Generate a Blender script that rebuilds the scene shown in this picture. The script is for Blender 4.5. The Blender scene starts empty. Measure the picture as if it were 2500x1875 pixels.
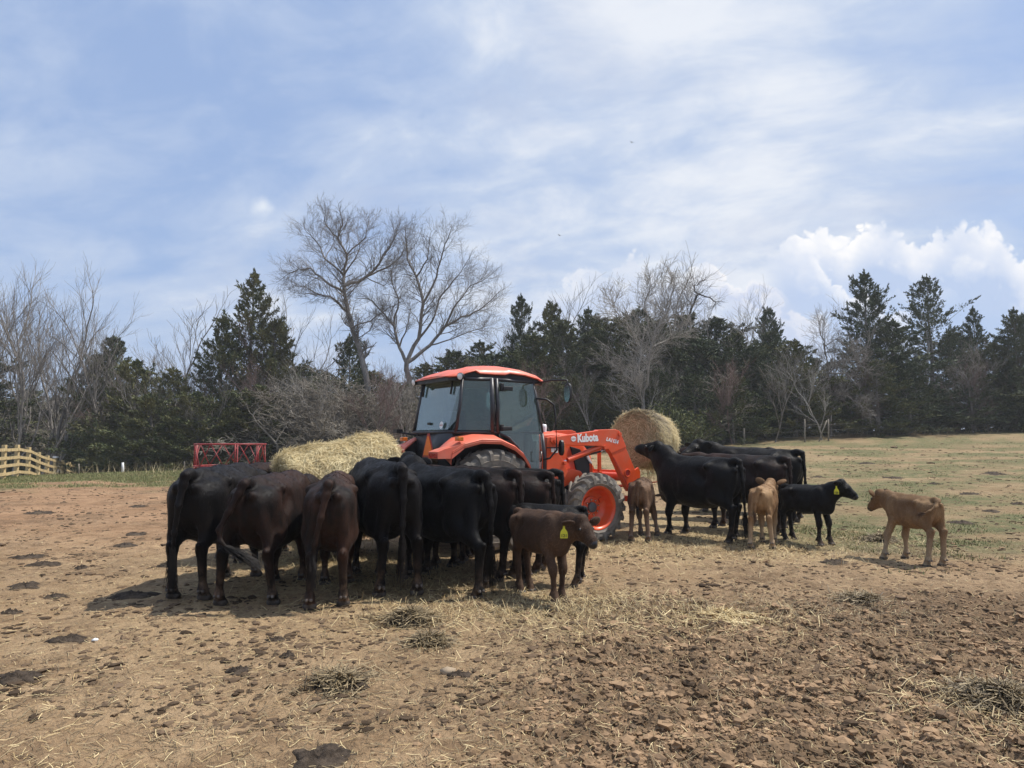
import bpy, math, random
import numpy as np
from mathutils import Vector, Matrix
R = math.radians
SC = bpy.context.scene
COL = SC.collection
rnd = random.Random(7)
nr = np.random.default_rng(11)

# ------------------------------------------------------------------ camera
F_PX = 1597.6                      # focal length for a 2212 px wide frame
PITCH = math.atan(122.5 / F_PX)
cd = bpy.data.cameras.new('camera'); cam = bpy.data.objects.new('camera', cd); COL.objects.link(cam)
cam.location = (0, 0, 1.6); cam.rotation_euler = (R(90) + PITCH, 0, 0)
cd.sensor_width = 36; cd.lens = 36 * F_PX / 2212; cd.clip_end = 6000; cd.clip_start = 0.05
SC.camera = cam

# ------------------------------------------------------------------ sun, exposure
SUN_EL, SUN_AZ = 58.0, 18.0        # azimuth measured from +X towards +Y
sd = Vector((math.cos(R(SUN_EL)) * math.cos(R(SUN_AZ)), math.cos(R(SUN_EL)) * math.sin(R(SUN_AZ)), math.sin(R(SUN_EL))))
ld = bpy.data.lights.new('sun', 'SUN'); ld.energy = 4.8; ld.angle = R(0.6); ld.color = (1.0, 0.95, 0.87)
sun = bpy.data.objects.new('sun', ld); COL.objects.link(sun)
sun.rotation_euler = (-sd).to_track_quat('-Z', 'Y').to_euler(); sun.location = sd * 50
SC.view_settings.view_transform = 'Standard'; SC.view_settings.look = 'None'
SC.view_settings.exposure = 0.20; SC.view_settings.gamma = 1.0; SC.view_settings.use_curve_mapping = False
SC.cycles.max_bounces = 6; SC.cycles.diffuse_bounces = 2; SC.cycles.glossy_bounces = 3; SC.cycles.transparent_max_bounces = 12

# ------------------------------------------------------------------ node helper
class NT:
    def __init__(s, tree): s.t = tree; s.n = tree.nodes; s.l = tree.links
    def add(s, kind, **kw):
        n = s.n.new(kind)
        for k, v in kw.items(): setattr(n, k, v)
        return n
    def put(s, sock, v):
        if hasattr(v, 'is_output') or isinstance(v, bpy.types.NodeSocket): s.l.new(v, sock)
        elif isinstance(v, (tuple, list)) and len(v) == 3 and sock.type == 'RGBA': sock.default_value = (*v, 1)
        else: sock.default_value = v
    def math(s, op, a, b=0.0, c=None, clamp=False):
        n = s.add('ShaderNodeMath', operation=op, use_clamp=clamp); s.put(n.inputs[0], a); s.put(n.inputs[1], b)
        if c is not None: s.put(n.inputs[2], c)
        return n.outputs[0]
    def mix(s, f, a, b, mode='MIX'):
        n = s.add('ShaderNodeMix', data_type='RGBA', blend_type=mode); s.put(n.inputs[0], f); s.put(n.inputs[6], a); s.put(n.inputs[7], b)
        return n.outputs[2]
    def noise(s, vec, scale, detail=4, rough=.55, dist=0.0, out=0):
        n = s.add('ShaderNodeTexNoise'); s.put(n.inputs['Vector'], vec); n.inputs['Scale'].default_value = scale
        n.inputs['Detail'].default_value = detail; n.inputs['Roughness'].default_value = rough; n.inputs['Distortion'].default_value = dist
        return n.outputs[out]
    def ss(s, v, a, b, lo=0.0, hi=1.0):
        n = s.add('ShaderNodeMapRange', interpolation_type='SMOOTHSTEP'); s.put(n.inputs[0], v); n.inputs[1].default_value = a; n.inputs[2].default_value = b
        n.inputs[3].default_value = lo; n.inputs[4].default_value = hi
        return n.outputs[0]
    def attr(s, name):
        n = s.add('ShaderNodeAttribute', attribute_name=name); return n.outputs['Fac']
    def scale(s, vec, xyz):
        n = s.add('ShaderNodeVectorMath', operation='MULTIPLY'); s.put(n.inputs[0], vec); n.inputs[1].default_value = xyz; return n.outputs[0]
    def obj(s): return s.add('ShaderNodeTexCoord').outputs['Object']

# ------------------------------------------------------------------ sky
def make_world():
    w = bpy.data.worlds.new('World'); SC.world = w; w.use_nodes = True; w.cycles.sampling_method = 'MANUAL'; w.cycles.sample_map_resolution = 512
    T = NT(w.node_tree); T.n.clear()
    out = T.add('ShaderNodeOutputWorld'); bg = T.add('ShaderNodeBackground'); bg.inputs[1].default_value = 0.1
    T.l.new(bg.outputs[0], out.inputs[0])
    sky = T.add('ShaderNodeTexSky', sky_type='NISHITA'); sky.sun_disc = False
    sky.sun_elevation = R(SUN_EL); sky.sun_rotation = R(90 - SUN_AZ); sky.air_density = 1.0; sky.dust_density = 1.2; sky.ozone_density = 1.5
    d = T.add('ShaderNodeTexCoord').outputs['Generated']
    sp = T.add('ShaderNodeSeparateXYZ'); T.l.new(d, sp.inputs[0]); X, Y, Z = sp.outputs
    # high cloud sheet: project the direction on a flat layer overhead
    zz = T.math('ADD', T.math('MAXIMUM', Z, 0.0), 0.30)
    cx = T.math('DIVIDE', X, zz); cy = T.math('DIVIDE', Y, zz)
    cb = T.add('ShaderNodeCombineXYZ'); T.put(cb.inputs[0], cx); T.put(cb.inputs[1], cy); P = cb.outputs[0]
    rot = T.add('ShaderNodeVectorRotate', rotation_type='Z_AXIS'); T.put(rot.inputs['Vector'], P); rot.inputs['Angle'].default_value = R(18)
    Pr = T.scale(rot.outputs[0], (0.62, .90, 1.0))
    n1 = T.noise(Pr, 0.75, 3, .5, .4); n2 = T.noise(Pr, 2.2, 6, .58, .5); n3 = T.noise(Pr, 7.0, 5, .6, .4)
    cov = T.math('ADD', T.math('MULTIPLY', n1, .38), T.math('ADD', T.math('MULTIPLY', n2, .38), T.math('MULTIPLY', n3, .24)))
    # coverage thickens towards the right of the heading (where the sheet is whiter)
    ay = T.math('MAXIMUM', Y, 0.05)
    u = T.math('DIVIDE', X, ay); v = T.math('DIVIDE', Z, ay)
    ug = T.math('MULTIPLY', T.ss(T.math('ABSOLUTE', T.math('SUBTRACT', u, 0.24)), 0.0, 0.55), -1.0)
    bias = T.math('ADD', T.math('MULTIPLY', ug, .085), .012)
    lowr = T.math('MULTIPLY', T.ss(u, .25, .6), T.ss(v, .30, .10))
    cov = T.math('ADD', cov, bias)
    cov = T.math('SUBTRACT', cov, T.math('MULTIPLY', lowr, .20))
    thin = T.ss(cov, 0.34, 0.50)
    thick = T.ss(cov, 0.45, 0.57)
    base = T.mix(0.7, sky.outputs[0], (3.4, 4.7, 7.5))
    veil = T.mix(T.math('MULTIPLY', thin, .88), base, (5.0, 5.85, 7.4))
    c = T.mix(T.math('MULTIPLY', thick, .9), veil, (7.5, 7.8, 8.35))
    # grey-violet undersides
    g = T.ss(T.noise(Pr, 1.9, 6, .6, .4), .50, .66)
    c = T.mix(T.math('MULTIPLY', g, .52), c, (4.45, 5.15, 6.75))
    # cumulus bank low on the right: tiers of billows, each white along its top and blue-grey below
    uv = T.add('ShaderNodeCombineXYZ'); T.put(uv.inputs[0], u); T.put(uv.inputs[1], v)
    front = T.math('GREATER_THAN', Y, 0.06)
    wn = T.add('ShaderNodeTexNoise'); T.put(wn.inputs['Vector'], uv.outputs[0]); wn.inputs['Scale'].default_value = 16; wn.inputs['Detail'].default_value = 5; wn.inputs['Roughness'].default_value = .6
    wv = T.add('ShaderNodeVectorMath', operation='MULTIPLY_ADD'); T.l.new(wn.outputs['Color'], wv.inputs[0]); wv.inputs[1].default_value = (.030, .024, 0); T.l.new(uv.outputs[0], wv.inputs[2])
    def puff(sc): return T.math('ABSOLUTE', T.math('SUBTRACT', T.noise(wv.outputs[0], sc, 1, .5), .5))
    bil = T.math('ADD', puff(13), T.math('ADD', T.math('MULTIPLY', puff(31), .55), T.math('MULTIPLY', puff(70), .28)))
    vd = T.math('SUBTRACT', v, T.math('MULTIPLY', T.math('SUBTRACT', bil, .16), .17))
    soft = T.ss(T.noise(uv.outputs[0], 7.5, 4, .6), .36, .62)
    def tier(pts, c, lo, hi, wcol, bcol, rim, fade, alpha):
        fc = T.add('ShaderNodeFloatCurve'); cu = fc.mapping.curves[0]; T.put(fc.inputs['Value'], T.math('DIVIDE', T.math('ADD', u, .1), .9, clamp=True))
        q = [((x - 1106) / F_PX, (952 - y) / F_PX) for x, y in pts]; q = [(max(0, min(1, (a + .1) / .9)), b / .4) for a, b in q]
        while len(cu.points) < len(q): cu.points.new(.5, .5)
        for k, (x, y) in enumerate(q): cu.points[k].location = (x, y)
        fc.mapping.update(); d = T.math('SUBTRACT', T.math('MULTIPLY', fc.outputs[0], .4), vd)
        m = T.math('MULTIPLY', T.math('MULTIPLY', T.ss(d, -.004, .011), front), T.math('MULTIPLY', T.ss(u, lo, lo + .06), T.ss(u, hi + .05, hi)))
        lit = T.math('MULTIPLY', T.math('ADD', T.ss(d, rim, 0.0), T.math('MULTIPLY', T.math('SUBTRACT', bil, .15), 3.2), clamp=True), T.math('ADD', .45, T.math('MULTIPLY', soft, .55)))
        return T.mix(T.math('MULTIPLY', T.math('MULTIPLY', m, T.ss(d, fade, fade * .35)), alpha), c, T.mix(lit, bcol, wcol))
    W = (9.5, 9.3, 9.1); c = tier([(946, 640), (1250, 600), (1320, 575), (1400, 590), (1450, 575), (1500, 585), (1700, 600), (2400, 620)], c, .02, .36, (8.2, 8.3, 8.6), (4.9, 5.7, 7.4), .035, .12, .85)
    c = tier([(946, 620), (1600, 600), (1655, 545), (1700, 512), (1745, 505), (1790, 490), (1835, 515), (1870, 480), (1915, 462), (1955, 468), (1995, 500), (2040, 480), (2100, 466), (2160, 478), (2210, 520), (2270, 560), (2400, 600)], c, .33, .80, W, (4.5, 5.5, 7.5), .085, .19, 1.0)
    c = tier([(946, 700), (1480, 600), (1515, 566), (1560, 578), (1600, 596), (1640, 584), (1690, 620), (2400, 700)], c, .235, .345, (9.2, 9.0, 8.9), (5.4, 6.0, 7.6), .03, .06, .9)
    c = tier([(946, 760), (1640, 640), (1720, 575), (1770, 562), (1800, 580), (1840, 610), (1890, 640), (1940, 690), (2400, 760)], c, .37, .52, (9.2, 9.1, 9.1), (4.6, 5.6, 7.6), .045, .10, .95)
    c = tier([(946, 760), (1560, 690), (1600, 640), (1650, 640), (1700, 656), (1760, 690), (2400, 760)], c, .29, .40, (8.3, 8.2, 8.5), (5.6, 6.2, 7.7), .03, .05, .8)
    # one small bright puff on the left
    d2 = T.add('ShaderNodeVectorMath', operation='DISTANCE'); T.l.new(wv.outputs[0], d2.inputs[0]); d2.inputs[1].default_value = ((553 - 1106) / F_PX + .015, (952 - 440) / F_PX + .012, 0)
    c = T.mix(T.math('MULTIPLY', T.math('MULTIPLY', T.ss(d2.outputs['Value'], .020, .0), front), .75), c, (7.6, 8.0, 8.5))
    T.l.new(c, bg.inputs[0])
make_world()

# ------------------------------------------------------------------ mesh helpers
def link(o, parent=None):
    COL.objects.link(o)
    if parent is not None: o.parent = parent
    return o
def mesh_np(name, V, faces, mats=(), parent=None, smooth=True, mat_idx=None, attrs=None):
    """faces: list of int arrays (n,3) or (n,4)"""
    V = np.asarray(V, np.float32).reshape(-1, 3)
    me = bpy.data.meshes.new(name)
    faces = [np.asarray(f, np.int32) for f in faces if len(f)]
    loops = np.concatenate([f.ravel() for f in faces]); sizes = np.concatenate([np.full(len(f), f.shape[1], np.int32) for f in faces])
    starts = np.concatenate([[0], np.cumsum(sizes)[:-1]]).astype(np.int32)
    me.vertices.add(len(V)); me.vertices.foreach_set('co', V.ravel())
    me.loops.add(len(loops)); me.loops.foreach_set('vertex_index', loops.astype(np.int32))
    me.polygons.add(len(sizes)); me.polygons.foreach_set('loop_start', starts); me.polygons.foreach_set('loop_total', sizes)
    if mat_idx is not None: me.polygons.foreach_set('material_index', np.asarray(mat_idx, np.int32))
    me.polygons.foreach_set('use_smooth', np.full(len(sizes), smooth, bool))
    me.update(calc_edges=True)
    for k, a in (attrs or {}).items():
        at = me.attributes.new(k, 'FLOAT', 'POINT'); at.data.foreach_set('value', np.asarray(a, np.float32))
    for m in (mats if isinstance(mats, (list, tuple)) else [mats]): me.materials.append(m)
    o = bpy.data.objects.new(name, me)
    return link(o, parent)
def empty(name, loc, rz=0.0):
    o = bpy.data.objects.new(name, None); o.empty_display_size = .2; o.location = loc; o.rotation_euler = (0, 0, rz); return link(o)
def tag(o, label=None, cat=None, group=None, kind=None):
    if label: o['label'] = label
    if cat: o['category'] = cat
    if group: o['group'] = group
    if kind: o['kind'] = kind
    return o

class MB:
    """collects tubes, boxes, prisms and lathes into one mesh"""
    def __init__(s): s.V = []; s.F3 = []; s.F4 = []; s.P = []; s.n = 0
    def put(s, V, f3=None, f4=None):
        V = np.asarray(V, float).reshape(-1, 3)
        if f3 is not None and len(f3): s.F3.append(np.asarray(f3, int) + s.n)
        if f4 is not None and len(f4): s.F4.append(np.asarray(f4, int) + s.n)
        s.V.append(V); s.n += len(V); return s
    def tube(s, pts, rad, seg=8, cap=True, sy=1.0):
        P = np.asarray(pts, float); n = len(P); rad = np.full(n, rad, float) if np.isscalar(rad) else np.asarray(rad, float)
        T = np.empty_like(P); T[1:-1] = P[2:] - P[:-2]; T[0] = P[1] - P[0]; T[-1] = P[-1] - P[-2]
        T /= np.linalg.norm(T, axis=1)[:, None] + 1e-9
        a = np.array((0, 0, 1.)) if abs(T[:, 2]).mean() < .8 else np.array((1., 0, 0))
        U = np.cross(T, a); U /= np.linalg.norm(U, axis=1)[:, None] + 1e-9; W = np.cross(T, U)
        th = np.arange(seg) * 2 * math.pi / seg
        ring = (np.cos(th)[None, :, None] * U[:, None, :] * sy + np.sin(th)[None, :, None] * W[:, None, :]) * rad[:, None, None] + P[:, None, :]
        i = np.arange(n - 1)[:, None] * seg; j = np.arange(seg)[None, :]; k = (j + 1) % seg
        q = np.stack([i + j, i + k, i + seg + k, i + seg + j], -1).reshape(-1, 4)
        V = ring.reshape(-1, 3); f3 = []
        if cap:
            V = np.vstack([V, P[0], P[-1]]); c0, c1 = n * seg, n * seg + 1; jj = np.arange(seg); kk = (jj + 1) % seg
            f3 = np.vstack([np.stack([np.full(seg, c0), kk, jj], -1), np.stack([np.full(seg, c1), (n - 1) * seg + jj, (n - 1) * seg + kk], -1)])
        return s.put(V, f3, q)
    def box(s, c, h, rot=None):
        """centre, half sizes"""
        V = np.array([[x, y, z] for x in (-1, 1) for y in (-1, 1) for z in (-1, 1)], float) * np.array(h)
        if rot is not None: V = V @ np.array(rot).T
        return s.put(V + np.array(c), None, [[0, 1, 3, 2], [4, 6, 7, 5], [0, 4, 5, 1], [2, 3, 7, 6], [0, 2, 6, 4], [1, 5, 7, 3]])
    def beam(s, a, b, w, h):
        a = np.array(a, float); b = np.array(b, float); t = (b - a); L = np.linalg.norm(t); t /= L
        up = np.array((0, 0, 1.)) if abs(t[2]) < .95 else np.array((0, 1., 0)); u = np.cross(up, t); u /= np.linalg.norm(u); w2 = np.cross(t, u)
        return s.box((a + b) / 2, (L / 2, w / 2, h / 2), np.stack([t, u, w2], 1))
    def prism(s, poly, y0, y1):
        """polygon in (x,z), extruded along y"""
        n = len(poly); V = [(x, y0, z) for x, z in poly] + [(x, y1, z) for x, z in poly]
        f4 = [[i, (i + 1) % n, n + (i + 1) % n, n + i] for i in range(n)]
        s.P.append([s.n + i for i in range(n)][::-1]); s.P.append([s.n + n + i for i in range(n)])
        return s.put(V, None, f4)
    def lathe(s, prof, seg=32, c=(0, 0, 0), axis='y'):
        """profile of (radius, offset) turned about the axis"""
        th = np.arange(seg) * 2 * math.pi / seg; n = len(prof); pr = np.array(prof, float)
        A = np.cos(th)[None] * pr[:, 0:1]; B = np.sin(th)[None] * pr[:, 0:1]; O = np.repeat(pr[:, 1:2], seg, 1)
        V = np.stack([A, O, B], -1) if axis == 'y' else (np.stack([A, B, O], -1) if axis == 'z' else np.stack([O, A, B], -1))
        i = np.arange(n - 1)[:, None] * seg; j = np.arange(seg)[None]; k = (j + 1) % seg
        q = np.stack([i + j, i + k, i + seg + k, i + seg + j], -1).reshape(-1, 4)
        return s.put(V.reshape(-1, 3) + np.array(c), None, q)
    def grid(s, G, closed=False):
        G = np.asarray(G, float); n, m = G.shape[:2]
        i = np.arange(n - 1)[:, None] * m; j = np.arange(m if closed else m - 1)[None]; k = (j + 1) % m
        return s.put(G.reshape(-1, 3), None, np.stack([i + j, i + k, i + m + k, i + m + j], -1).reshape(-1, 4))
    def build(s, name, mat, parent=None, smooth=False, bevel=0.0, auto=None):
        V = np.vstack(s.V)
        if s.P:
            me = bpy.data.meshes.new(name)
            fs = [list(map(int, f)) for a in s.F3 for f in a] + [list(map(int, f)) for a in s.F4 for f in a] + s.P
            me.from_pydata([tuple(v) for v in V], [], fs); me.materials.append(mat)
            if smooth: me.polygons.foreach_set('use_smooth', [True] * len(me.polygons))
            o = link(bpy.data.objects.new(name, me), parent)
        else:
            fs = []
            if s.F3: fs.append(np.vstack(s.F3))
            if s.F4: fs.append(np.vstack(s.F4))
            o = mesh_np(name, V, fs, mat, parent, smooth)
        if bevel:
            b = o.modifiers.new('bevel', 'BEVEL'); b.width = bevel; b.segments = 2; b.limit_method = 'ANGLE'; b.angle_limit = R(40)
        if auto:
            o.data.polygons.foreach_set('use_smooth', [True] * len(o.data.polygons))
            o.data.set_sharp_from_angle(angle=R(auto))
        return o

# ------------------------------------------------------------------ vector noise
_perm = nr.permutation(4096).astype(np.int64)
def _h(ix, iy, s): return _perm[(_perm[(ix + s * 57) & 4095] + iy) & 4095]
def perlin(x, y, s=0):
    ix = np.floor(x).astype(np.int64); iy = np.floor(y).astype(np.int64); fx = x - ix; fy = y - iy
    u = fx * fx * fx * (fx * (fx * 6 - 15) + 10); v = fy * fy * fy * (fy * (fy * 6 - 15) + 10)
    def g(a, b, dx, dy):
        t = _h(a, b, s) * (2 * math.pi / 4096); return np.cos(t) * dx + np.sin(t) * dy
    n00 = g(ix, iy, fx, fy); n10 = g(ix + 1, iy, fx - 1, fy); n01 = g(ix, iy + 1, fx, fy - 1); n11 = g(ix + 1, iy + 1, fx - 1, fy - 1)
    return (n00 + u * (n10 - n00)) * (1 - v) + (n01 + u * (n11 - n01)) * v
def fbm(x, y, o=4, s=0, rough=.5):
    r = 0; a = 1.0
    for k in range(o): r = r + a * perlin(x * 2 ** k, y * 2 ** k, s + k); a *= rough
    return r
def sstep(a, b, x): t = np.clip((x - a) / (b - a), 0, 1); return t * t * (3 - 2 * t)

# ------------------------------------------------------------------ the lie of the land
def terr(x, y):
    x = np.asarray(x, float); y = np.asarray(y, float)
    yy = np.maximum(y, 6.0); u = np.clip(x / yy, -1.2, 1.2)
    H = np.interp(u, [-1.2, -.7, -.3, 0, .35, .7, 1.2], [0, 0, .15, .9, 1.75, 2.1, 2.2])
    t = np.clip((y - 10.5) / 34.5, 0, 1.15)
    z = H * t ** 1.3
    w = sstep(-.12, -.33, u); crest = 31.5 + (u + .69) * 22
    drop = np.clip(y - crest, 0, 40); z = z - w * (.093 * drop * sstep(0, 6, drop))
    z = z + sstep(85, 190, y) * 13.5 * sstep(-.15, -.4, u) + sstep(85, 190, y) * 1.5
    return z
def TZ(x, y): return float(terr(x, y))
def at_px(px, py, Y):
    """point at distance Y seen at a pixel of the 2212 px wide photo"""
    a = (px - 1106) / F_PX; b = (829.5 - py) / F_PX
    dy = math.cos(PITCH) - b * math.sin(PITCH); dz = math.sin(PITCH) + b * math.cos(PITCH)
    return Vector((a * Y / dy, Y, 1.6 + dz * Y / dy))
def gpx(px, py):
    b = (829.5 - py) / F_PX; dy = math.cos(PITCH) - b * math.sin(PITCH); dz = math.sin(PITCH) + b * math.cos(PITCH)
    t = -1.6 / dz; return ((px - 1106) / F_PX * t, dy * t)

# ------------------------------------------------------------------ materials
def mat(name):
    m = bpy.data.materials.new(name); m.use_nodes = True; T = NT(m.node_tree); T.n.clear()
    o = T.add('ShaderNodeOutputMaterial'); p = T.add('ShaderNodeBsdfPrincipled'); T.l.new(p.outputs[0], o.inputs[0])
    return m, T, p
def bump(T, p, h, strength=.4, dist=.01):
    b = T.add('ShaderNodeBump'); b.inputs['Strength'].default_value = strength; b.inputs['Distance'].default_value = dist
    T.put(b.inputs['Height'], h); T.l.new(b.outputs[0], p.inputs['Normal'])
def simple(name, col, rough=.5, metal=0.0, var=.12, nscale=6.0, bmp=0.0, spec=.5, dust=None, coat=0.0):
    m, T, p = mat(name); o = T.obj(); n = T.noise(o, nscale, 5, .6)
    c = T.mix(T.ss(n, .3, .7), tuple(v * (1 - var) for v in col), tuple(min(1, v * (1 + var)) for v in col))
    if dust:
        d = T.ss(T.noise(o, 2.3, 6, .65, .3), .45, .75); c = T.mix(T.math('MULTIPLY', d, dust[3]), c, dust[:3])
    T.put(p.inputs['Base Color'], c); p.inputs['Roughness'].default_value = rough; p.inputs['Metallic'].default_value = metal
    p.inputs['Specular IOR Level'].default_value = spec; p.inputs['Coat Weight'].default_value = coat
    T.put(p.inputs['Roughness'], T.ss(T.noise(o, nscale * 2.5, 4, .6), .2, .8, max(0, rough - .1), min(1, rough + .12)))
    if bmp: bump(T, p, T.noise(o, nscale * 6, 5, .65), bmp, .01)
    return m
DUST = (.30, .21, .13)
M = {}
M['orange'] = simple('orange_paint', (.72, .080, .014), .38, 0, .08, 3, 0, .5, (.38, .22, .13, .30), .2)
M['orange_faded'] = simple('sun_faded_orange_paint', (.74, .15, .085), .45, 0, .12, 3, 0, .5, (.42, .30, .22, .35), .1)
M['black_plastic'] = simple('black_plastic', (.014, .014, .016), .45, 0, .2, 8, .1, .4, (*DUST, .05))
M['frame'] = simple('dark_grey_steel', (.035, .035, .04), .42, .1, .15, 5, .05, .5, (*DUST, .08))
M['iron'] = simple('greasy_iron', (.02, .018, .017), .55, .3, .3, 9, .3, .5, (*DUST, .25))
M['chrome'] = simple('polished_rod', (.65, .65, .66), .15, 1.0, .03)
M['tyre'] = simple('dusty_tyre_rubber', (.19, .17, .145), .88, 0, .3, 7, .35, .2, (.34, .28, .21, .7))
M['white'] = simple('white_decal', (.82, .82, .80), .5, 0, .03)
M['amber'] = simple('amber_lens', (.60, .17, .02), .2, 0, .3, 14, .2, .6)
M['redlens'] = simple('red_lens', (.45, .03, .03), .25, 0, .3, 14)
M['hazard'] = simple('orange_reflector', (1.0, .20, .01), .45, 0, .04)
M['hazard_rim'] = simple('dark_red_reflector', (.42, .03, .02), .4, 0, .1)
M['grey_cap'] = simple('grey_hub_cap', (.10, .11, .12), .5, .2, .15)
M['lamp'] = simple('lamp_lens', (.78, .80, .82), .12, .0, .05, 20, .3, .8)
M['seat'] = simple('seat_cloth', (.045, .045, .05), .8, 0, .2, 14, .3)
M['paper'] = simple('paper_note', (.75, .77, .75), .7, 0, .05)
M['redpipe'] = simple('red_painted_pipe', (.22, .018, .020), .5, 0, .35, 5, .1, .4, (*DUST, .18))
M['wood'] = simple('treated_pine', (.47, .36, .19), .75, 0, .2, 4, .3, .25)
M['oldwood'] = simple('weathered_post_wood', (.24, .21, .165), .85, 0, .25, 8, .4, .2)
M['white_paint'] = simple('white_fence_paint', (.78, .78, .76), .6)
M['tag'] = simple('yellow_tag', (.66, .63, .035), .45, 0, .03)
M['tag_orange'] = simple('orange_tag', (.85, .16, .02), .45, 0, .03)
M['ink'] = simple('black_ink', (.012, .012, .012), .6)
M['eye'] = simple('dark_wet_eye', (.010, .007, .006), .22, 0, .1, 8, 0, .5)
M['dung'] = simple('dried_dung', (.058, .044, .033), .9, 0, .5, 22, 1.0, .15, (.17, .125, .08, .5))
M['clod'] = simple('mud_clod', (.238, .158, .094), .95, 0, .5, 3, .9, .1)
M['crumb'] = simple('dung_and_soil_crumbs', (.105, .072, .046), .95, 0, .6, 1.7, .6, .1)
M['rock'] = simple('pale_stone', (.34, .26, .175), .85, 0, .2, 9, .4)
def glass_mat():
    m = bpy.data.materials.new('tinted_glass'); m.use_nodes = True; T = NT(m.node_tree); T.n.clear()
    o = T.add('ShaderNodeOutputMaterial'); tr = T.add('ShaderNodeBsdfTransparent'); tr.inputs[0].default_value = (.62, .72, .69, 1)
    gl = T.add('ShaderNodeBsdfGlossy'); gl.inputs['Roughness'].default_value = .015; gl.inputs[0].default_value = (.85, .9, .92, 1)
    df = T.add('ShaderNodeBsdfDiffuse'); df.inputs[0].default_value = (.30, .36, .33, 1)
    lw = T.add('ShaderNodeLayerWeight'); lw.inputs[0].default_value = .5
    a = T.add('ShaderNodeMixShader'); T.put(a.inputs[0], T.math('ADD', T.math('MULTIPLY', T.math('POWER', lw.outputs['Facing'], 2.5), .75), .07, clamp=True)); T.l.new(tr.outputs[0], a.inputs[1]); T.l.new(gl.outputs[0], a.inputs[2])
    b = T.add('ShaderNodeMixShader'); ob = T.obj(); T.put(b.inputs[0], T.ss(T.noise(ob, 1.6, 5, .6), .3, .8, .04, .12)); T.l.new(a.outputs[0], b.inputs[1]); T.l.new(df.outputs[0], b.inputs[2])
    T.l.new(b.outputs[0], o.inputs[0]); return m
M['glass'] = glass_mat()

def coat_mat(name, dark, warm, warm_amt, rough=.5, mud=.5, pale_leg=None):
    m, T, p = mat(name); o = T.obj()
    st = T.noise(T.scale(o, (6, 6, 2.0)), 3.0, 5, .6); pat = T.noise(o, 1.9, 3, .5)
    c = T.mix(T.math('MULTIPLY', T.ss(T.math('ADD', T.math('MULTIPLY', pat, .75), T.math('MULTIPLY', st, .25)), .38, .64), warm_amt), dark, warm)
    sp = T.add('ShaderNodeSeparateXYZ'); T.l.new(o, sp.inputs[0])
    if pale_leg:
        c = T.mix(T.math('MULTIPLY', T.ss(sp.outputs[2], .55, .20), .75), c, pale_leg)
    md = T.math('MULTIPLY', T.ss(sp.outputs[2], .45, .02), T.ss(T.noise(o, 9, 6, .65), .40, .66))
    c = T.mix(T.math('MULTIPLY', md, mud), c, (.20, .14, .095))
    fl = T.ss(T.noise(T.scale(o, (70, 70, 24)), 1.0, 2, .6), .70, .78)
    c = T.mix(T.math('MULTIPLY', fl, .10), c, (.30, .24, .17))
    gi = T.add('ShaderNodeNewGeometry').outputs['Random Per Island']; c = T.mix(1.0, c, T.mix(gi, (.72, .72, .72), (1.75, 1.62, 1.55)), 'MULTIPLY')
    T.put(p.inputs['Base Color'], c)
    T.put(p.inputs['Roughness'], T.ss(st, .3, .7, rough - .08, rough + .12)); p.inputs['Specular IOR Level'].default_value = .12
    p.inputs['Sheen Weight'].default_value = .02; p.inputs['Sheen Roughness'].default_value = .4
    bump(T, p, T.math('ADD', T.noise(T.scale(o, (26, 26, 9)), 3, 5, .65), T.math('MULTIPLY', T.noise(o, 6, 3, .5), 1.2)), .55, .012)
    return m
M['coat_black'] = coat_mat('black_coat', (.0030, .0029, .0034), (.0085, .0062, .0052), .5)
M['coat_brownblack'] = coat_mat('brownish_black_coat', (.0046, .0039, .0038), (.023, .0108, .0072), .9)
M['coat_brown'] = coat_mat('dark_brown_coat', (.0065, .0050, .0043), (.031, .0158, .0106), 1.0)
M['coat_calf_brown'] = coat_mat('dull_brown_calf_coat', (.050, .028, .017), (.118, .070, .044), 1.0, .6, .35)
M['coat_grey_brown'] = coat_mat('grey_brown_calf_coat', (.055, .032, .020), (.19, .12, .075), 1.0, .6, .3, (.22, .16, .12))
M['coat_tan'] = coat_mat('tan_calf_coat', (.155, .090, .043), (.295, .195, .103), 1.0, .62, .4, (.38, .30, .20))
M['hoof'] = simple('grey_hoof', (.06, .048, .04), .5, 0, .4, 18, .3)
M['claw'] = simple('pale_dew_claw', (.12, .10, .085), .5, 0, .4, 18)
M['nose'] = simple('wet_nose', (.012, .011, .012), .3, 0, .2, 10)
def fibre_mat(name, a, b, nscale=3.0, trans=0.0):
    m, T, p = mat(name); o = T.obj(); g = T.add('ShaderNodeNewGeometry')
    c = T.mix(T.ss(T.math('ADD', T.math('MULTIPLY', g.outputs['Random Per Island'], .7), T.math('MULTIPLY', T.noise(o, nscale, 4, .6), .5)), .2, 1.0), a, b)
    T.put(p.inputs['Base Color'], c); p.inputs['Roughness'].default_value = .62; p.inputs['Specular IOR Level'].default_value = .25
    if trans:
        tb = T.add('ShaderNodeBsdfTranslucent'); T.put(tb.inputs[0], c); mx = T.add('ShaderNodeMixShader'); mx.inputs[0].default_value = trans; T.l.new(p.outputs[0], mx.inputs[1]); T.l.new(tb.outputs[0], mx.inputs[2])
        T.l.new(mx.outputs[0], [n for n in T.n if n.type == 'OUTPUT_MATERIAL'][0].inputs[0])
    return m
M['straw'] = fibre_mat('dry_straw', (.36, .25, .11), (.74, .60, .33))
M['straw_old'] = fibre_mat('old_trampled_straw', (.085, .062, .036), (.34, .26, .145))
M['hay'] = fibre_mat('pale_hay', (.46, .36, .19), (.90, .79, .50), 2.2, .38)
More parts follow.
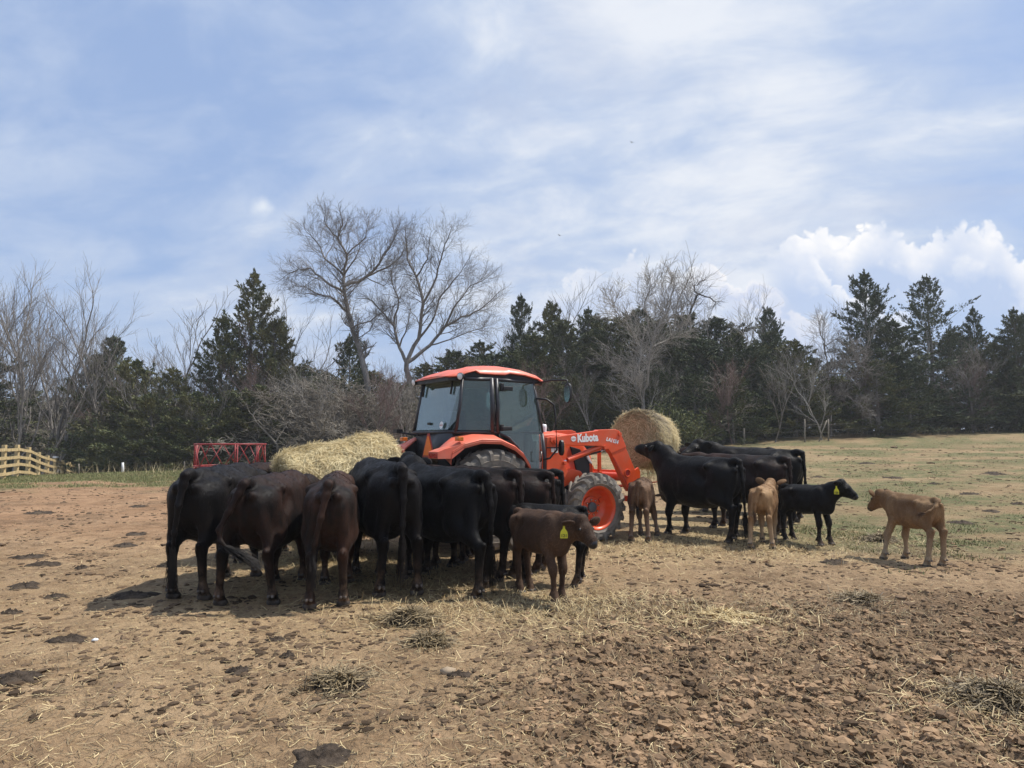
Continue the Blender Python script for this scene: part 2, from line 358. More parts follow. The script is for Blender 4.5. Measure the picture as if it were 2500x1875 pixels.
M['hay_grey'] = fibre_mat('weathered_grey_hay', (.17, .145, .11), (.42, .35, .27), 2.2, .3)
M['hay_core'] = simple('packed_hay', (.42, .33, .17), .9, 0, .35, 14, 1.0, .1)
M['hair_black'] = fibre_mat('black_tail_hair', (.004, .0035, .0035), (.016, .011, .009))
M['hair_brown'] = fibre_mat('brown_tail_hair', (.05, .03, .018), (.16, .09, .05))
def bark_mat(name, a, b):
    m, T, p = mat(name); o = T.obj()
    n = T.noise(T.scale(o, (5, 5, 1.2)), 2.0, 6, .65); n2 = T.noise(o, .5, 3, .5)
    c = T.mix(T.ss(T.math('ADD', T.math('MULTIPLY', n, .6), T.math('MULTIPLY', n2, .4)), .35, .66), a, b)
    T.put(p.inputs['Base Color'], c); p.inputs['Roughness'].default_value = .85; p.inputs['Specular IOR Level'].default_value = .2
    bump(T, p, n, .6, .03); return m
M['bark_dark'] = bark_mat('dark_bark', (.050, .040, .034), (.13, .11, .095))
M['bark_grey'] = bark_mat('grey_bark', (.12, .108, .096), (.29, .265, .24))
M['bark_pale'] = bark_mat('pale_bark', (.19, .175, .155), (.42, .39, .35))
M['bark_brush'] = bark_mat('grey_brush_twigs', (.15, .13, .105), (.33, .30, .25))
M['bark_red'] = bark_mat('reddish_twigs', (.13, .085, .075), (.26, .19, .17))
def leaf_mat(name, a, b, c3):
    m, T, p = mat(name); g = T.add('ShaderNodeNewGeometry'); o = T.obj(); oi = T.add('ShaderNodeObjectInfo')
    r = T.math('ADD', T.math('MULTIPLY', T.noise(o, .55, 4, .6), .8), T.math('MULTIPLY', g.outputs['Random Per Island'], .30))
    c = T.mix(T.ss(r, .38, .72), a, b)
    c = T.mix(T.math('MULTIPLY', T.ss(T.math('ADD', T.noise(o, .9, 3, .5), T.math('MULTIPLY', oi.outputs['Random'], .22)), .52, .76), .8), c, c3)
    T.put(p.inputs['Base Color'], c); p.inputs['Roughness'].default_value = .75; p.inputs['Specular IOR Level'].default_value = .25
    return m
M['cedar'] = leaf_mat('cedar_foliage', (.056, .072, .030), (.112, .128, .054), (.150, .142, .060))
M['cedar_blue'] = leaf_mat('dark_cedar_foliage', (.048, .066, .036), (.094, .114, .060), (.116, .122, .060))
M['grass'] = fibre_mat('short_grass', (.095, .120, .042), (.27, .265, .11), .8)
M['drygrass'] = fibre_mat('dead_grass_stems', (.30, .24, .13), (.56, .47, .28))
M['evergreen_bush'] = leaf_mat('yellow_green_brush', (.07, .085, .03), (.13, .14, .05), (.16, .14, .06))

def ground_mat():
    m, T, p = mat('pasture_ground'); o = T.obj()
    gr = T.attr('grass'); ch = T.attr('churn'); st = T.attr('strawy'); far = T.attr('far'); red = T.attr('redness'); dk = T.attr('damp')
    n1 = T.noise(o, .55, 5, .6, .3); n2 = T.noise(o, 3.2, 6, .65, .2); n3 = T.noise(o, 17, 6, .7); n4 = T.noise(o, 60, 4, .7)
    mixn = T.math('ADD', T.math('MULTIPLY', n1, .35), T.math('ADD', T.math('MULTIPLY', n2, .35), T.math('MULTIPLY', n3, .30)))
    tan = T.mix(T.ss(mixn, .36, .62), (.250, .160, .086), (.445, .312, .182))
    redd = T.mix(T.ss(mixn, .36, .62), (.235, .134, .071), (.415, .260, .150))
    dirt = T.mix(red, tan, redd)
    churn = T.mix(T.ss(mixn, .36, .64), (.146, .095, .055), (.340, .232, .140))
    c = T.mix(ch, dirt, churn)
    mf = T.noise(T.scale(o, (1, 1.0, 1)), 6.5, 6, .7, .6); c = T.mix(T.math('MULTIPLY', T.ss(mf, .54, .66), .45), c, (.105, .068, .040))
    c = T.mix(T.math('MULTIPLY', T.ss(n3, .55, .70), .55), c, (.10, .064, .037))
    c = T.mix(T.math('MULTIPLY', T.ss(n4, .56, .70), .38), c, (.46, .33, .18))
    mg = T.noise(o, 1.7, 7, .68, .8); c = T.mix(T.math('MULTIPLY', T.ss(mg, .50, .62), .42), c, (.145, .090, .052))
    c = T.mix(T.math('MULTIPLY', st, T.ss(n3, .35, .6)), c, (.46, .36, .20))
    gm = T.math('MULTIPLY', gr, T.ss(T.math('ADD', T.math('MULTIPLY', n2, .6), T.math('MULTIPLY', n3, .4)), .30, .58))
    gcol = T.mix(T.ss(n3, .35, .65), (.080, .100, .042), (.175, .168, .078))
    c = T.mix(gm, c, gcol)
    c = T.mix(T.math('MULTIPLY', dk, .72), c, (.070, .050, .034))
    fcol = T.mix(T.ss(T.noise(o, .05, 4, .6), .4, .6), (.19, .16, .085), (.26, .21, .125))
    c = T.mix(far, c, fcol)
    T.put(p.inputs['Base Color'], c); p.inputs['Roughness'].default_value = .93; p.inputs['Specular IOR Level'].default_value = .15
    h = T.math('ADD', T.math('MULTIPLY', n3, 1.0), T.math('MULTIPLY', n4, .5)); bump(T, p, h, .95, .045)
    return m
M['ground'] = ground_mat()

def ground_at(px, py):
    p = at_px(px, py, 1.0); dx, dz = p.x, p.z - 1.6
    Y = np.linspace(2.5, 110, 6000); zz = 1.6 + dz * Y; k = np.argmax(zz <= terr(dx * Y, Y))
    return (dx * Y[k], Y[k]) if (zz <= terr(dx * Y, Y)).any() else (dx * 60, 60.0)

# ------------------------------------------------------------------ dung pats: place, pixel width, wording
DUNG = [(149, 1384, 74, 'wide flat dung pat alone on the tan dirt left of the herd'), (65, 1206, 54, 'dung pat at the far left, behind a darker lumpy pat'),
        (99, 1222, 54, 'dark lumpy dung pat just in front of another at the far left'), (295, 1154, 44, 'small round dung pat closest to the leftmost cow'),
        (268, 1180, 50, 'long dung pat left of the leftmost cow, nearer than a small round one'), (85, 1109, 52, 'flat dung pat far back on the orange dirt at the left edge'),
        (54, 1267, 64, 'thin grey dung pat near the left edge level with the cow hooves'), (119, 1287, 42, 'broken dung pat left of the shadow of the leftmost cow'),
        (288, 1287, 74, 'crumbled dung pat lying inside the shadow of the leftmost cow'), (36, 1472, 92, 'big dark dung pat with straw cut by the left picture edge'),
        (695, 1640, 140, 'large dark dung pat at the bottom edge of the picture'), (598, 1380, 34, 'tiny dung lump below the two brown hindquarters'),
        (515, 1452, 52, 'crumbly dung pat alone in the left centre foreground'), (25, 1325, 40, 'small dung pat at the left edge level with the shadow tip'),
        (299, 1096, 30, 'thin dung pat on the orange dirt behind the leftmost cow'), (2075, 1130, 46, 'dark oval dung pat right of the pale tan calf'),
        (2139, 1105, 32, 'peaked dung pat on grass farther out than the oval one'), (2094, 1068, 32, 'flat dung pat on the thin grass beyond the pale tan calf'),
        (2199, 1090, 30, 'dung pat on thin grass at the right picture edge'), (1764, 1031, 24, 'little dung pat right of the standing black cows'),
        (1871, 1002, 24, 'small dung pat far out on the right slope'), (2149, 1024, 50, 'wide dung patch far out on the right slope'),
        (1801, 1216, 50, 'grey dung pat between the black calf and the pale tan calf'), (1931, 1033, 34, 'thin dung pat on the slope behind the pale tan calf'),
        (992, 1459, 46, 'black folded dung pat beside a small tan stone in the centre foreground'), (175, 1230, 26, 'little scrap of dung right of the lumpy pat at far left'),
        (620, 1420, 26, 'small dung crumb between the crumbly pat and the herd'), (2020, 1046, 26, 'small dung pat on the slope straight above the pale tan calf')]
DP = [(*ground_at(a, b), w * ground_at(a, b)[1] / F_PX, lab) for a, b, w, lab in DUNG]

# ------------------------------------------------------------------ ground
def make_ground():
    a = np.concatenate([np.linspace(-43, 43, 860, endpoint=False), np.linspace(43, 317, 90, endpoint=False)])   # 0 = straight ahead, clockwise
    r = np.concatenate([[.4], np.geomspace(.9, 3.2, 26, endpoint=False), np.geomspace(3.2, 42, 640, endpoint=False), np.geomspace(42, 900, 50)])
    A, Rr = np.meshgrid(R(1) * a, r); x = Rr * np.sin(A); y = Rr * np.cos(A)
    z = terr(x, y); u = x / np.maximum(y, .5)
    fade = 1 - sstep(28, 60, y)
    # churned, hoof-trodden mud: right foreground
    n = fbm(x * .35, y * .35, 3, 3)
    churn = sstep(-.55, .75, (x + .25 * (6 - y)) + n * 1.6) * sstep(8.6, 6.0, y + n * 1.6 + .25 * np.maximum(x - 1, 0) * -1)
    churn = np.maximum(churn, .55 * sstep(0, .5, fbm(x * .5, y * .5, 3, 19)) * sstep(3, 5, y) * sstep(44, 36, y))
    rid = 1 - np.abs(perlin(x * 6.5, y * 6.5, 5)) * 2.2; rid2 = 1 - np.abs(perlin(x * 13, y * 13, 6)) * 2.2
    h = churn * (.060 * fbm(x * 4.2, y * 4.2, 3, 1) + .034 * rid * np.maximum(0, perlin(x * 3, y * 3, 8) + .35) + .018 * rid2 + .022 * fbm(x * 22, y * 22, 2, 2) + .012 * fbm(x * 47, y * 40, 2, 7))
    h += (1 - churn) * (.014 * fbm(x * 3, y * 3, 3, 9) + .011 * fbm(x * 11, y * 11, 3, 10) + .007 * fbm(x * 34, y * 30, 2, 11))
    h += .03 * fbm(x * .4, y * .4, 3, 12) + .016 * np.maximum(0, fbm(x * 7, y * 5, 3, 40) - .25) * sstep(5, 8, y)
    # hoof pits
    hp = perlin(x * 4.2, y * 4.2, 21); h -= .035 * sstep(.42, .60, hp) * (.25 + .75 * churn)
    damp = np.zeros_like(x)
    for (px, py, w, _) in DP:
        d = np.hypot(x - px, (y - py)) / (w * .62); damp = np.maximum(damp, .8 * sstep(1.15, .6, d + .35 * perlin(x * 6, y * 6, 31)))
    damp = np.maximum(damp, .55 * sstep(.30, .62, fbm(x * 1.6, y * 2.4, 4, 50)) * sstep(5, 9, y) * sstep(40, 25, y))
    z = z + h * fade + (1 - fade) * .25 * fbm(x * .05, y * .05, 3, 60)
    g = fbm(x * .45, y * .45, 4, 14)
    gl = sstep(-.1, -.22, u) * sstep(23.5, 29, y + g * 7 - (u + .69) * 4) * (.62 + .5 * sstep(-.3, .3, fbm(x * .9, y * .5, 3, 15)))                                  # green strip by the fence
    grt = sstep(2.6, 6.5, x + g * 1.5) * sstep(8.8, 12, y + g * 2) * (.34 + .85 * sstep(-.30, .25, fbm(x * .28, y * .42, 3, 17)))
    grass = np.clip(np.maximum(gl, .95 * grt), 0, 1); far = sstep(70, 110, y)
    strawy = np.zeros_like(x)
    for (bx, by, s, k) in [(-1.9, 9.2, 2.0, .8), (2.6, 13.2, 2.6, .8), (.2, 7.3, 1.3, .45), (4.7, 11.2, 1.2, .5), (3.6, 22, 4, .35), (5.5, 30, 8, .25)]:
        strawy = np.maximum(strawy, k * np.exp(-((x - bx) ** 2 + (y - by) ** 2) / (s * s)))
    strawy = np.clip(strawy * (.6 + 1.2 * (fbm(x * 1.2, y * 1.2, 3, 25) + .3)), 0, 1)
    red = np.clip(sstep(9.5, 15, y) * sstep(.15, -.2, u) + .25 * perlin(x * .4, y * .4, 33), 0, 1)
    nA, nR = len(a), len(r)
    V = np.stack([x, y, z], -1).reshape(-1, 3)
    i = np.arange(nR - 1)[:, None] * nA; j = np.arange(nA)[None]; k = (j + 1) % nA
    q = np.stack([i + j, i + nA + j, i + nA + k, i + k], -1).reshape(-1, 4)
    V = np.vstack([V, [0, 0, TZ(0, 0)]]); jj = np.arange(nA); f3 = np.stack([np.full(nA, len(V) - 1), jj, (jj + 1) % nA], -1)
    ex = lambda t: np.append(t.ravel(), 0)
    o = mesh_np('ground', V, [f3, q], M['ground'], None, True, None,
                dict(grass=ex(grass), churn=ex(churn), strawy=ex(strawy), far=ex(far), redness=ex(red), damp=ex(damp)))
    tag(o, kind='structure')
    # sampler for things lying on it
    xs = np.log(r)
    def sample(px, py):
        ang = np.degrees(np.arctan2(px, py)); ia = np.interp(ang, a[:860], np.arange(860)); ir = np.interp(np.log(np.hypot(px, py)), xs, np.arange(nR))
        i0 = np.clip(ir.astype(int), 0, nR - 2); j0 = np.clip(ia.astype(int), 0, 858); fi = ir - i0; fj = ia - j0
        return (z[i0, j0] * (1 - fi) + z[i0 + 1, j0] * fi) * (1 - fj) + (z[i0, j0 + 1] * (1 - fi) + z[i0 + 1, j0 + 1] * fi) * fj
    return sample, (lambda px, py: None)
gz, _ = make_ground()
def GZ(x, y): return float(gz(np.array([x], float), np.array([y], float))[0])

# ------------------------------------------------------------------ animals: implicit surface, one skin
def unit(v): v = np.array(v, float); return v / (np.linalg.norm(v) + 1e-9)
class Blob:
    def __init__(s, lo, hi, vox):
        s.vox = vox; s.lo = np.array(lo, float); s.n = np.ceil((np.array(hi) - s.lo) / vox).astype(int) + 1
        s.f = np.full(s.n, 9.0, np.float32); s.ax = [(s.lo[k] + vox * np.arange(s.n[k])).astype(np.float32) for k in range(3)]
    def _sub(s, lo, hi, k):
        sl = []
        for d in range(3):
            a = int(max(0, math.floor((lo[d] - k * 1.3 - s.vox * 3 - s.lo[d]) / s.vox))); b = int(min(s.n[d], math.ceil((hi[d] + k * 1.3 + s.vox * 3 - s.lo[d]) / s.vox)))
            sl.append(slice(a, max(b, a)))
        return tuple(sl), s.ax[0][sl[0]][:, None, None], s.ax[1][sl[1]][None, :, None], s.ax[2][sl[2]][None, None, :]
    def _join(s, sl, d, k):
        f = s.f[sl]
        if k > 0:
            h = np.maximum(k - np.abs(f - d), 0) / k; s.f[sl] = np.minimum(f, d) - h * h * k * .25
        else: s.f[sl] = np.minimum(f, d)
    def ell(s, c, r, k=.08, rot=None):
        c = np.array(c, float); r = np.array(r, float); m = r.max() if rot is not None else r
        sl, x, y, z = s._sub(c - m, c + m, k)
        x = x - c[0]; y = y - c[1]; z = z - c[2]
        if rot is not None:
            Q = np.array(rot)
            x, y, z = x * Q[0, 0] + y * Q[1, 0] + z * Q[2, 0], x * Q[0, 1] + y * Q[1, 1] + z * Q[2, 1], x * Q[0, 2] + y * Q[1, 2] + z * Q[2, 2]
        k0 = np.sqrt((x / r[0]) ** 2 + (y / r[1]) ** 2 + (z / r[2]) ** 2); k1 = np.sqrt((x / r[0] ** 2) ** 2 + (y / r[1] ** 2) ** 2 + (z / r[2] ** 2) ** 2)
        s._join(sl, (k0 * (k0 - 1) / (k1 + 1e-6)).astype(np.float32), k)
    def cap(s, a, b, ra, rb, k=.06, sy=1.0):
        a = np.array(a, float); b = np.array(b, float); m = max(ra, rb)
        sl, x, y, z = s._sub(np.minimum(a, b) - m, np.maximum(a, b) + m, k)
        d = b - a; x = x - a[0]; y = y - a[1]; z = z - a[2]
        h = np.clip((x * d[0] + y * d[1] + z * d[2]) / (d @ d + 1e-9), 0, 1)
        q = np.sqrt((x - h * d[0]) ** 2 + ((y - h * d[1]) / sy) ** 2 + (z - h * d[2]) ** 2) - (ra + (rb - ra) * h)
        s._join(sl, q.astype(np.float32), k)
    def carve(s, a, b, r, k):
        a = np.array(a, float); b = np.array(b, float); sl, x, y, z = s._sub(np.minimum(a, b) - r, np.maximum(a, b) + r, k); d = b - a; x = x - a[0]; y = y - a[1]; z = z - a[2]
        h = np.clip((x * d[0] + y * d[1] + z * d[2]) / (d @ d + 1e-9), 0, 1); q = (r - np.sqrt((x - h * d[0]) ** 2 + (y - h * d[1]) ** 2 + (z - h * d[2]) ** 2)).astype(np.float32)
        f = s.f[sl]; e = np.maximum(k - np.abs(f - q), 0) / k; s.f[sl] = np.maximum(f, q) + e * e * k * .25
    def mesh(s):
        f = s.f; neg = f < 0
        cnt = sum(neg[i:f.shape[0] - 1 + i, j:f.shape[1] - 1 + j, k:f.shape[2] - 1 + k].astype(np.int8) for i in (0, 1) for j in (0, 1) for k in (0, 1))
        act = (cnt > 0) & (cnt < 8); ci = np.argwhere(act); idx = np.full(act.shape, -1, np.int64); idx[act] = np.arange(len(ci))
        acc = np.zeros((len(ci), 3)); num = np.zeros(len(ci))
        for d in range(3):
            for o1 in (0, 1):
                for o2 in (0, 1):
                    off = [0, 0, 0]; e = [(d + 1) % 3, (d + 2) % 3]; off[e[0]] = o1; off[e[1]] = o2
                    p = ci + off; q = p.copy(); q[:, d] += 1
                    fa = f[p[:, 0], p[:, 1], p[:, 2]]; fb = f[q[:, 0], q[:, 1], q[:, 2]]; cr = (fa < 0) != (fb < 0)
                    t = np.where(cr, fa / (fa - fb + 1e-12), 0); pos = p.astype(float); pos[:, d] += t
                    acc[cr] += pos[cr]; num[cr] += 1
        V = s.lo + s.vox * acc / num[:, None]
        Q = []
        for d in range(3):
            e1, e2 = (d + 1) % 3, (d + 2) % 3
            sl0 = [slice(None)] * 3; sl1 = [slice(None)] * 3; sl0[d] = slice(0, -1); sl1[d] = slice(1, None)
            a = neg[tuple(sl0)]; b = neg[tuple(sl1)]; ed = np.argwhere(a != b)
            ok = (ed[:, e1] > 0) & (ed[:, e2] > 0) & (ed[:, e1] < f.shape[e1] - 1) & (ed[:, e2] < f.shape[e2] - 1); ed = ed[ok]
            def c(o1, o2):
                p = ed.copy(); p[:, e1] -= o1; p[:, e2] -= o2; return idx[p[:, 0], p[:, 1], p[:, 2]]
            q = np.stack([c(0, 0), c(1, 0), c(1, 1), c(0, 1)], -1); fl = a[ed[:, 0], ed[:, 1], ed[:, 2]]
            q[~fl] = q[~fl][:, ::-1]; Q.append(q)
        return V, np.vstack(Q)

def frame_of(d, roll_up=(0, 0, 1)):
    d = unit(d); s = np.cross(roll_up, d); s = unit(s); u = np.cross(d, s); return d, s, u    # forward, left, up

def animal(p, rg):
    """p: pose and build. +X is forward, origin on the ground under the middle of the body."""
    calf = p.get('calf', False)
    S = p.get('s', 1.0)
    L, W, SV, ZB = (.51, .55, .54, .445) if calf else (1.0, .93, 1.035, .485)
    L *= p.get('len', 1); W *= p.get('wid', 1)
    HS = .54 if calf else .95; HR = 1.46 if calf else 1.13; LR = .74 if calf else 1.0; HZ = .84 if calf else 1.0
    def T(x, y, z): return np.array((x * L, y * W, ZB + (z - .515) * SV)) * S
    m = math.sqrt(W * SV) * S; l = LR * S
    B = Blob((-1.35 * L * S - .12, -.72 * S * max(W, .8), -.03), ((1.95 if not calf else 1.55) * S * (1 if not calf else .95) + 0, .72 * S * max(W, .8), 1.85 * S * (1 if not calf else .72)), (.0155 if not calf else .0115) * p.get('vox', 1))
    E = lambda c, r, k, rot=None: B.ell(T(*c), np.array((r[0] * L, r[1] * W, r[2] * SV)) * S, k * m, rot)
    K = lambda a, b, ra, rb, k, sy=1.0: B.cap(T(*a), T(*b), ra * m, rb * m, k * m, sy)
    g = p.get('gut', 1.0)
    E((.02, 0, .895), (.80, .300 * g, .375), 0); E((-.02, 0, .80), (.52, .318 * g, .27), .12)
    E((-.44, 0, 1.00), (.32, .215, .255), .09); E((.48, 0, .91), (.38, .225, .37), .10)
    K((-.74, 0, 1.235), (0, 0, 1.225), .036, .045, .10); K((0, 0, 1.225), (.58, 0, 1.235), .045, .065, .10)
    for sy in (-1, 1):
        K((-.36, sy * .262, 1.150), (-.42, sy * .12, 1.19), .048, .05, .05)               # hook bones
        K((-.775, sy * .095, 1.105), (-.66, sy * .10, 1.08), .048, .075, .05)              # pin bones
        E((-.10, sy * .09, 1.085), (.50, .16, .14), .10)                                   # loin
    K((-.80, 0, 1.225), (-.70, 0, 1.24), .038, .048, .06)                                  # tail head
    E((.66, 0, .70), (.20, .10, .17), .10)                                                 # brisket
    if p.get('udder', False): E((-.30, 0, .58), (.17, .12, .12), .07)
    hf = p.get('hind', ((0, 0), (0, 0))); ff = p.get('fore', ((0, 0), (0, 0))); hooves = []
    for i, sy in enumerate((1, -1)):                                                        # left, right
        dx, dy = hf[i]
        fx, fy = (-.66 * L + dx) * S, (sy * .155 * W * (1.15 if calf else 1) + dy) * S
        hip = T(-.52, sy * .15, 1.0); stifle = T(-.46 , sy * .185, .74) + np.array((dx * .3, dy * .3, 0)) * S
        hock = np.array((fx - .045 * l, sy * .15 * W * S + dy * .72 * S, .485 * HZ * S)) + np.array((-dx * .15 * S, 0, 0))
        fet = np.array((fx - .005 * l, fy, .125 * HZ * S))
        B.cap(hip, stifle, .195 * m, .150 * m, .08 * m, .76)
        B.cap(T(-.69, sy * .115, 1.0), (stifle + hock) / 2 + np.array((-.075 * m, 0, .03)), .112 * m, .066 * m, .06 * m, .82)      # back of thigh
        B.cap(stifle, hock + np.array((.02 * l, 0, .05)), .130 * m, .060 * l, .07 * m, .90)
        B.cap(hock + np.array((-.058 * l, 0, .060 * l)), hock, .034 * l, .052 * l, .03 * l)
        B.cap(hock + np.array((0, 0, .02)), fet, .054 * l, .038 * l, .03 * l, .92)
        B.cap(fet, np.array((fx + .035 * l, fy, .055 * S * HZ)), .049 * l, .050 * l, .03 * l)
        for t in (-1, 1):
            B.cap((fx + .030 * l, fy + t * .026 * l, .034 * l), (fx + .075 * l, fy + t * .029 * l, .026 * l), .046 * l, .030 * l, .008)
            B.cap(fet + np.array((-.045 * l, t * .022 * l, -.012 * l)), fet + np.array((-.058 * l, t * .024 * l, -.03 * l)), .018 * l, .014 * l, .008); hooves.append(fet + np.array((-.060 * l, t * .024 * l, -.028 * l)))
        dx, dy = ff[i]; fx, fy = (.50 * L + dx) * S, (sy * .15 * W + dy) * S
        E((.50, sy * .155, .95), (.20, .095, .30), .09)
        el = T(.43, sy * .165, .66) + np.array((dx * .25, dy * .25, 0)) * S; kn = np.array((fx + .012 * l - dx * .2 * S, sy * .155 * W * S + dy * .62 * S, .375 * HZ * S)); fet = np.array((fx, fy, .12 * HZ * S))
        B.cap(T(.55, sy * .17, .82), el, .11 * m, .092 * m, .07 * m, .85); B.cap(el, kn, .096 * m, .058 * l, .06 * m, .95)
        B.cap(kn + np.array((0, 0, .035 * l)), kn - np.array((0, 0, .03 * l)), .055 * l, .050 * l, .03 * l); B.cap(kn, fet, .043 * l, .036 * l, .03 * l, .88)
        B.cap(fet, np.array((fx + .035 * l, fy, .055 * S * HZ)), .048 * l, .050 * l, .03 * l)
        for t in (-1, 1):
            B.cap((fx + .030 * l, fy + t * .026 * l, .034 * l), (fx + .075 * l, fy + t * .029 * l, .026 * l), .047 * l, .030 * l, .008)
            B.cap(fet + np.array((-.045 * l, t * .022 * l, -.012 * l)), fet + np.array((-.058 * l, t * .024 * l, -.03 * l)), .018 * l, .014 * l, .008); hooves.append(fet + np.array((-.060 * l, t * .024 * l, -.028 * l)))
    # the cleft between the thighs, flank hollows, crease behind the shoulder
    B.carve(T(-.865, 0, 1.10), T(-.82, 0, .60), .050 * m, .05 * m)
    for sy in (-1, 1):
        B.carve(T(-.20, sy * .325, 1.06), T(-.30, sy * .32, .98), .055 * m, .10 * m); B.carve(T(.27, sy * .335 * g, 1.10), T(.22, sy * .36 * g, .80), .030 * m, .08 * m)
        B.carve(T(-.58, sy * .20, 1.245), T(-.46, sy * .20, 1.255), .045 * m, .08 * m)
    # neck and head
    ne, ny = R(p.get('neck', 5)), R(p.get('nyaw', 0)); nl = p.get('nlen', .62 if not calf else .31) * S
    nd = np.array((math.cos(ne) * math.cos(ny), math.cos(ne) * math.sin(ny), math.sin(ne)))
    nb = T(.56, 0, 1.05); n1 = nb + nd * nl * .55; poll = nb + nd * nl + np.array((0, 0, .02))
    B.cap(nb + np.array((-.05, 0, -.06)) * S, n1, .265 * m, .235 * m, .10 * m, .66); B.cap(n1, poll, .235 * m, .160 * m, .08 * m, .72)
    B.cap(T(.60, 0, .80), n1 + np.array((0, 0, -.10 * m)), .16 * m, .12 * m, .12 * m, .7)                           # dewlap side
    hp, hy = R(p.get('hpitch', -35)), R(p.get('hyaw', 0)) + ny
    hd, hs, hu = frame_of((math.cos(hp) * math.cos(hy), math.cos(hp) * math.sin(hy), math.sin(hp))); h = HS * S
    at = lambda f, sd_, up: poll + (hd * f + hs * sd_ + hu * up) * h
    q = h * HR; w_ = .9
    B.cap(at(0, 0, 0), at(.15, 0, .0), .112 * q, .100 * q, .05 * h); B.cap(at(.15, 0, .0), at(.38, 0, -.015), .096 * q, .070 * q, .05 * h, w_)
    B.cap(at(.37, 0, -.02), at(.445, 0, -.03), .070 * q, .058 * q, .03 * h); B.cap(at(.08, 0, -.10 * HR), at(.35, 0, -.065), .075 * q, .042 * q, .05 * h, .75)
    B.cap(at(-.03, -.03, .075 * HR), at(-.03, .03, .075 * HR), .06 * q, .06 * q, .05 * h)
    for sy in (-1, 1):
        B.ell(at(.155, sy * .083 * HR, .035 * HR), (.03 * q,) * 3, .03 * h)
        e = p.get('ear', (.15, -.12))       # fore-aft, up
        ed = unit(hs * sy + hd * -e[0] + hu * e[1]); en = unit(np.cross(ed, hu) + .35 * hu); ew = np.cross(ed, en)
        B.ell(at(.015, sy * .10 * HR, .045 * HR) + ed * .11 * q, ((.118 if not calf else .098) * q, .016 * q + .006, .062 * q), .02 * h, np.stack([ed, en, ew], 1))
    # tail
    tp = p.get('tail')
    if tp is None: tp = [(-.82, 0, 1.235), (-.885, 0, 1.16), (-.905, 0, .95), (-.90, .01, .72), (-.905, .015, .56)]
    tp = [T(q[0] + (.02 if q[0] > -.83 else (.075 if q[2] > .85 else .06)), q[1], q[2] - (.012 if q[0] > -.83 else 0)) for q in tp]
    rr = np.linspace(.036, .014, len(tp)) * l
    for i in range(len(tp) - 1): B.cap(tp[i], tp[i + 1], max(rr[i], .011), max(rr[i + 1], .011), .03 * l, 1.25)
    V, Q = B.mesh()
    # keep the hooves flat on the ground
    V[:, 2] = np.maximum(V[:, 2], 0.0)
    zc = V[Q].mean(1)
    muz = at(.46, 0, -.035)
    mi = np.zeros(len(Q), int); mi[zc[:, 2] < .052 * S * (1 if not calf else .72)] = 1
    fz = zc[:, 2] / (S * HZ); mi[(fz > .085) & (fz < .118) & (np.abs(np.sin(zc[:, 0] * 0)) < 1) & dewmask(zc, hooves, l)] = 3
    mi[np.linalg.norm(zc - muz, axis=1) < .064 * h * HR] = 2
    # short coat: thousands of small hairs lying back and down, part of the skin
    fn = np.cross(V[Q[:, 1]] - V[Q[:, 0]], V[Q[:, 2]] - V[Q[:, 0]]); ar = np.linalg.norm(fn, axis=1); fn /= ar[:, None] + 1e-12
    N = p.get('hairs', 15000 if not calf else 9000)
    ok = (zc[:, 2] > .10 * S); pr = ar * ok; pr /= pr.sum(); pick = rg.choice(len(Q), N, p=pr)
    c0 = zc[pick]; n = fn[pick]; fl = np.array((-.65, 0, -.85)) + rg.normal(0, .28, (N, 3)); fl -= n * (fl * n).sum(1)[:, None]; fl /= np.linalg.norm(fl, axis=1)[:, None] + 1e-9
    ln = (rg.uniform(.018, .042, N) * (1 if not calf else .75) * S)[:, None]; tip = c0 + fl * ln + n * ln * rg.uniform(.05, .34, (N, 1)); sd2 = np.cross(n, fl) * (.0028 * S)
    Vh = np.stack([c0 - sd2 - n * .002, c0 + sd2 - n * .002, tip], 1).reshape(-1, 3); Fh = np.arange(3 * N).reshape(-1, 3) + len(V)
    return dict(V=np.vstack([V, Vh]), Q=Q, F=Fh, mi=np.concatenate([np.zeros(N, int), mi]), tail=tp, at=at, hd=hd, hs=hs, hu=hu, h=h, S=S, l=l, m=m, HR=HR)

def dewmask(zc, pts, l):
    return np.min([np.linalg.norm(zc - q, axis=1) for q in pts], axis=0) < .024 * l
def tuft(mb, base, d, L, spread, N, rg, w=.0028, sag=.25):
    d = unit(d)
    for _ in range(N):
        o = rg.normal(0, spread * .35, 3); e = unit(d + rg.normal(0, spread * 2.2, 3)); l = L * rg.uniform(.45, 1.05); b = np.array(base) + o - d * rg.uniform(0, .14) * L
        p1 = b + e * l * .5 + rg.normal(0, .012, 3); p2 = b + (e * .8 + d * .25) * l + np.array((0, 0, -sag * l * .25)) + rg.normal(0, .018, 3)
        mb.tube([b, p1, p2], [w, w * .8, w * .25], 3, False)

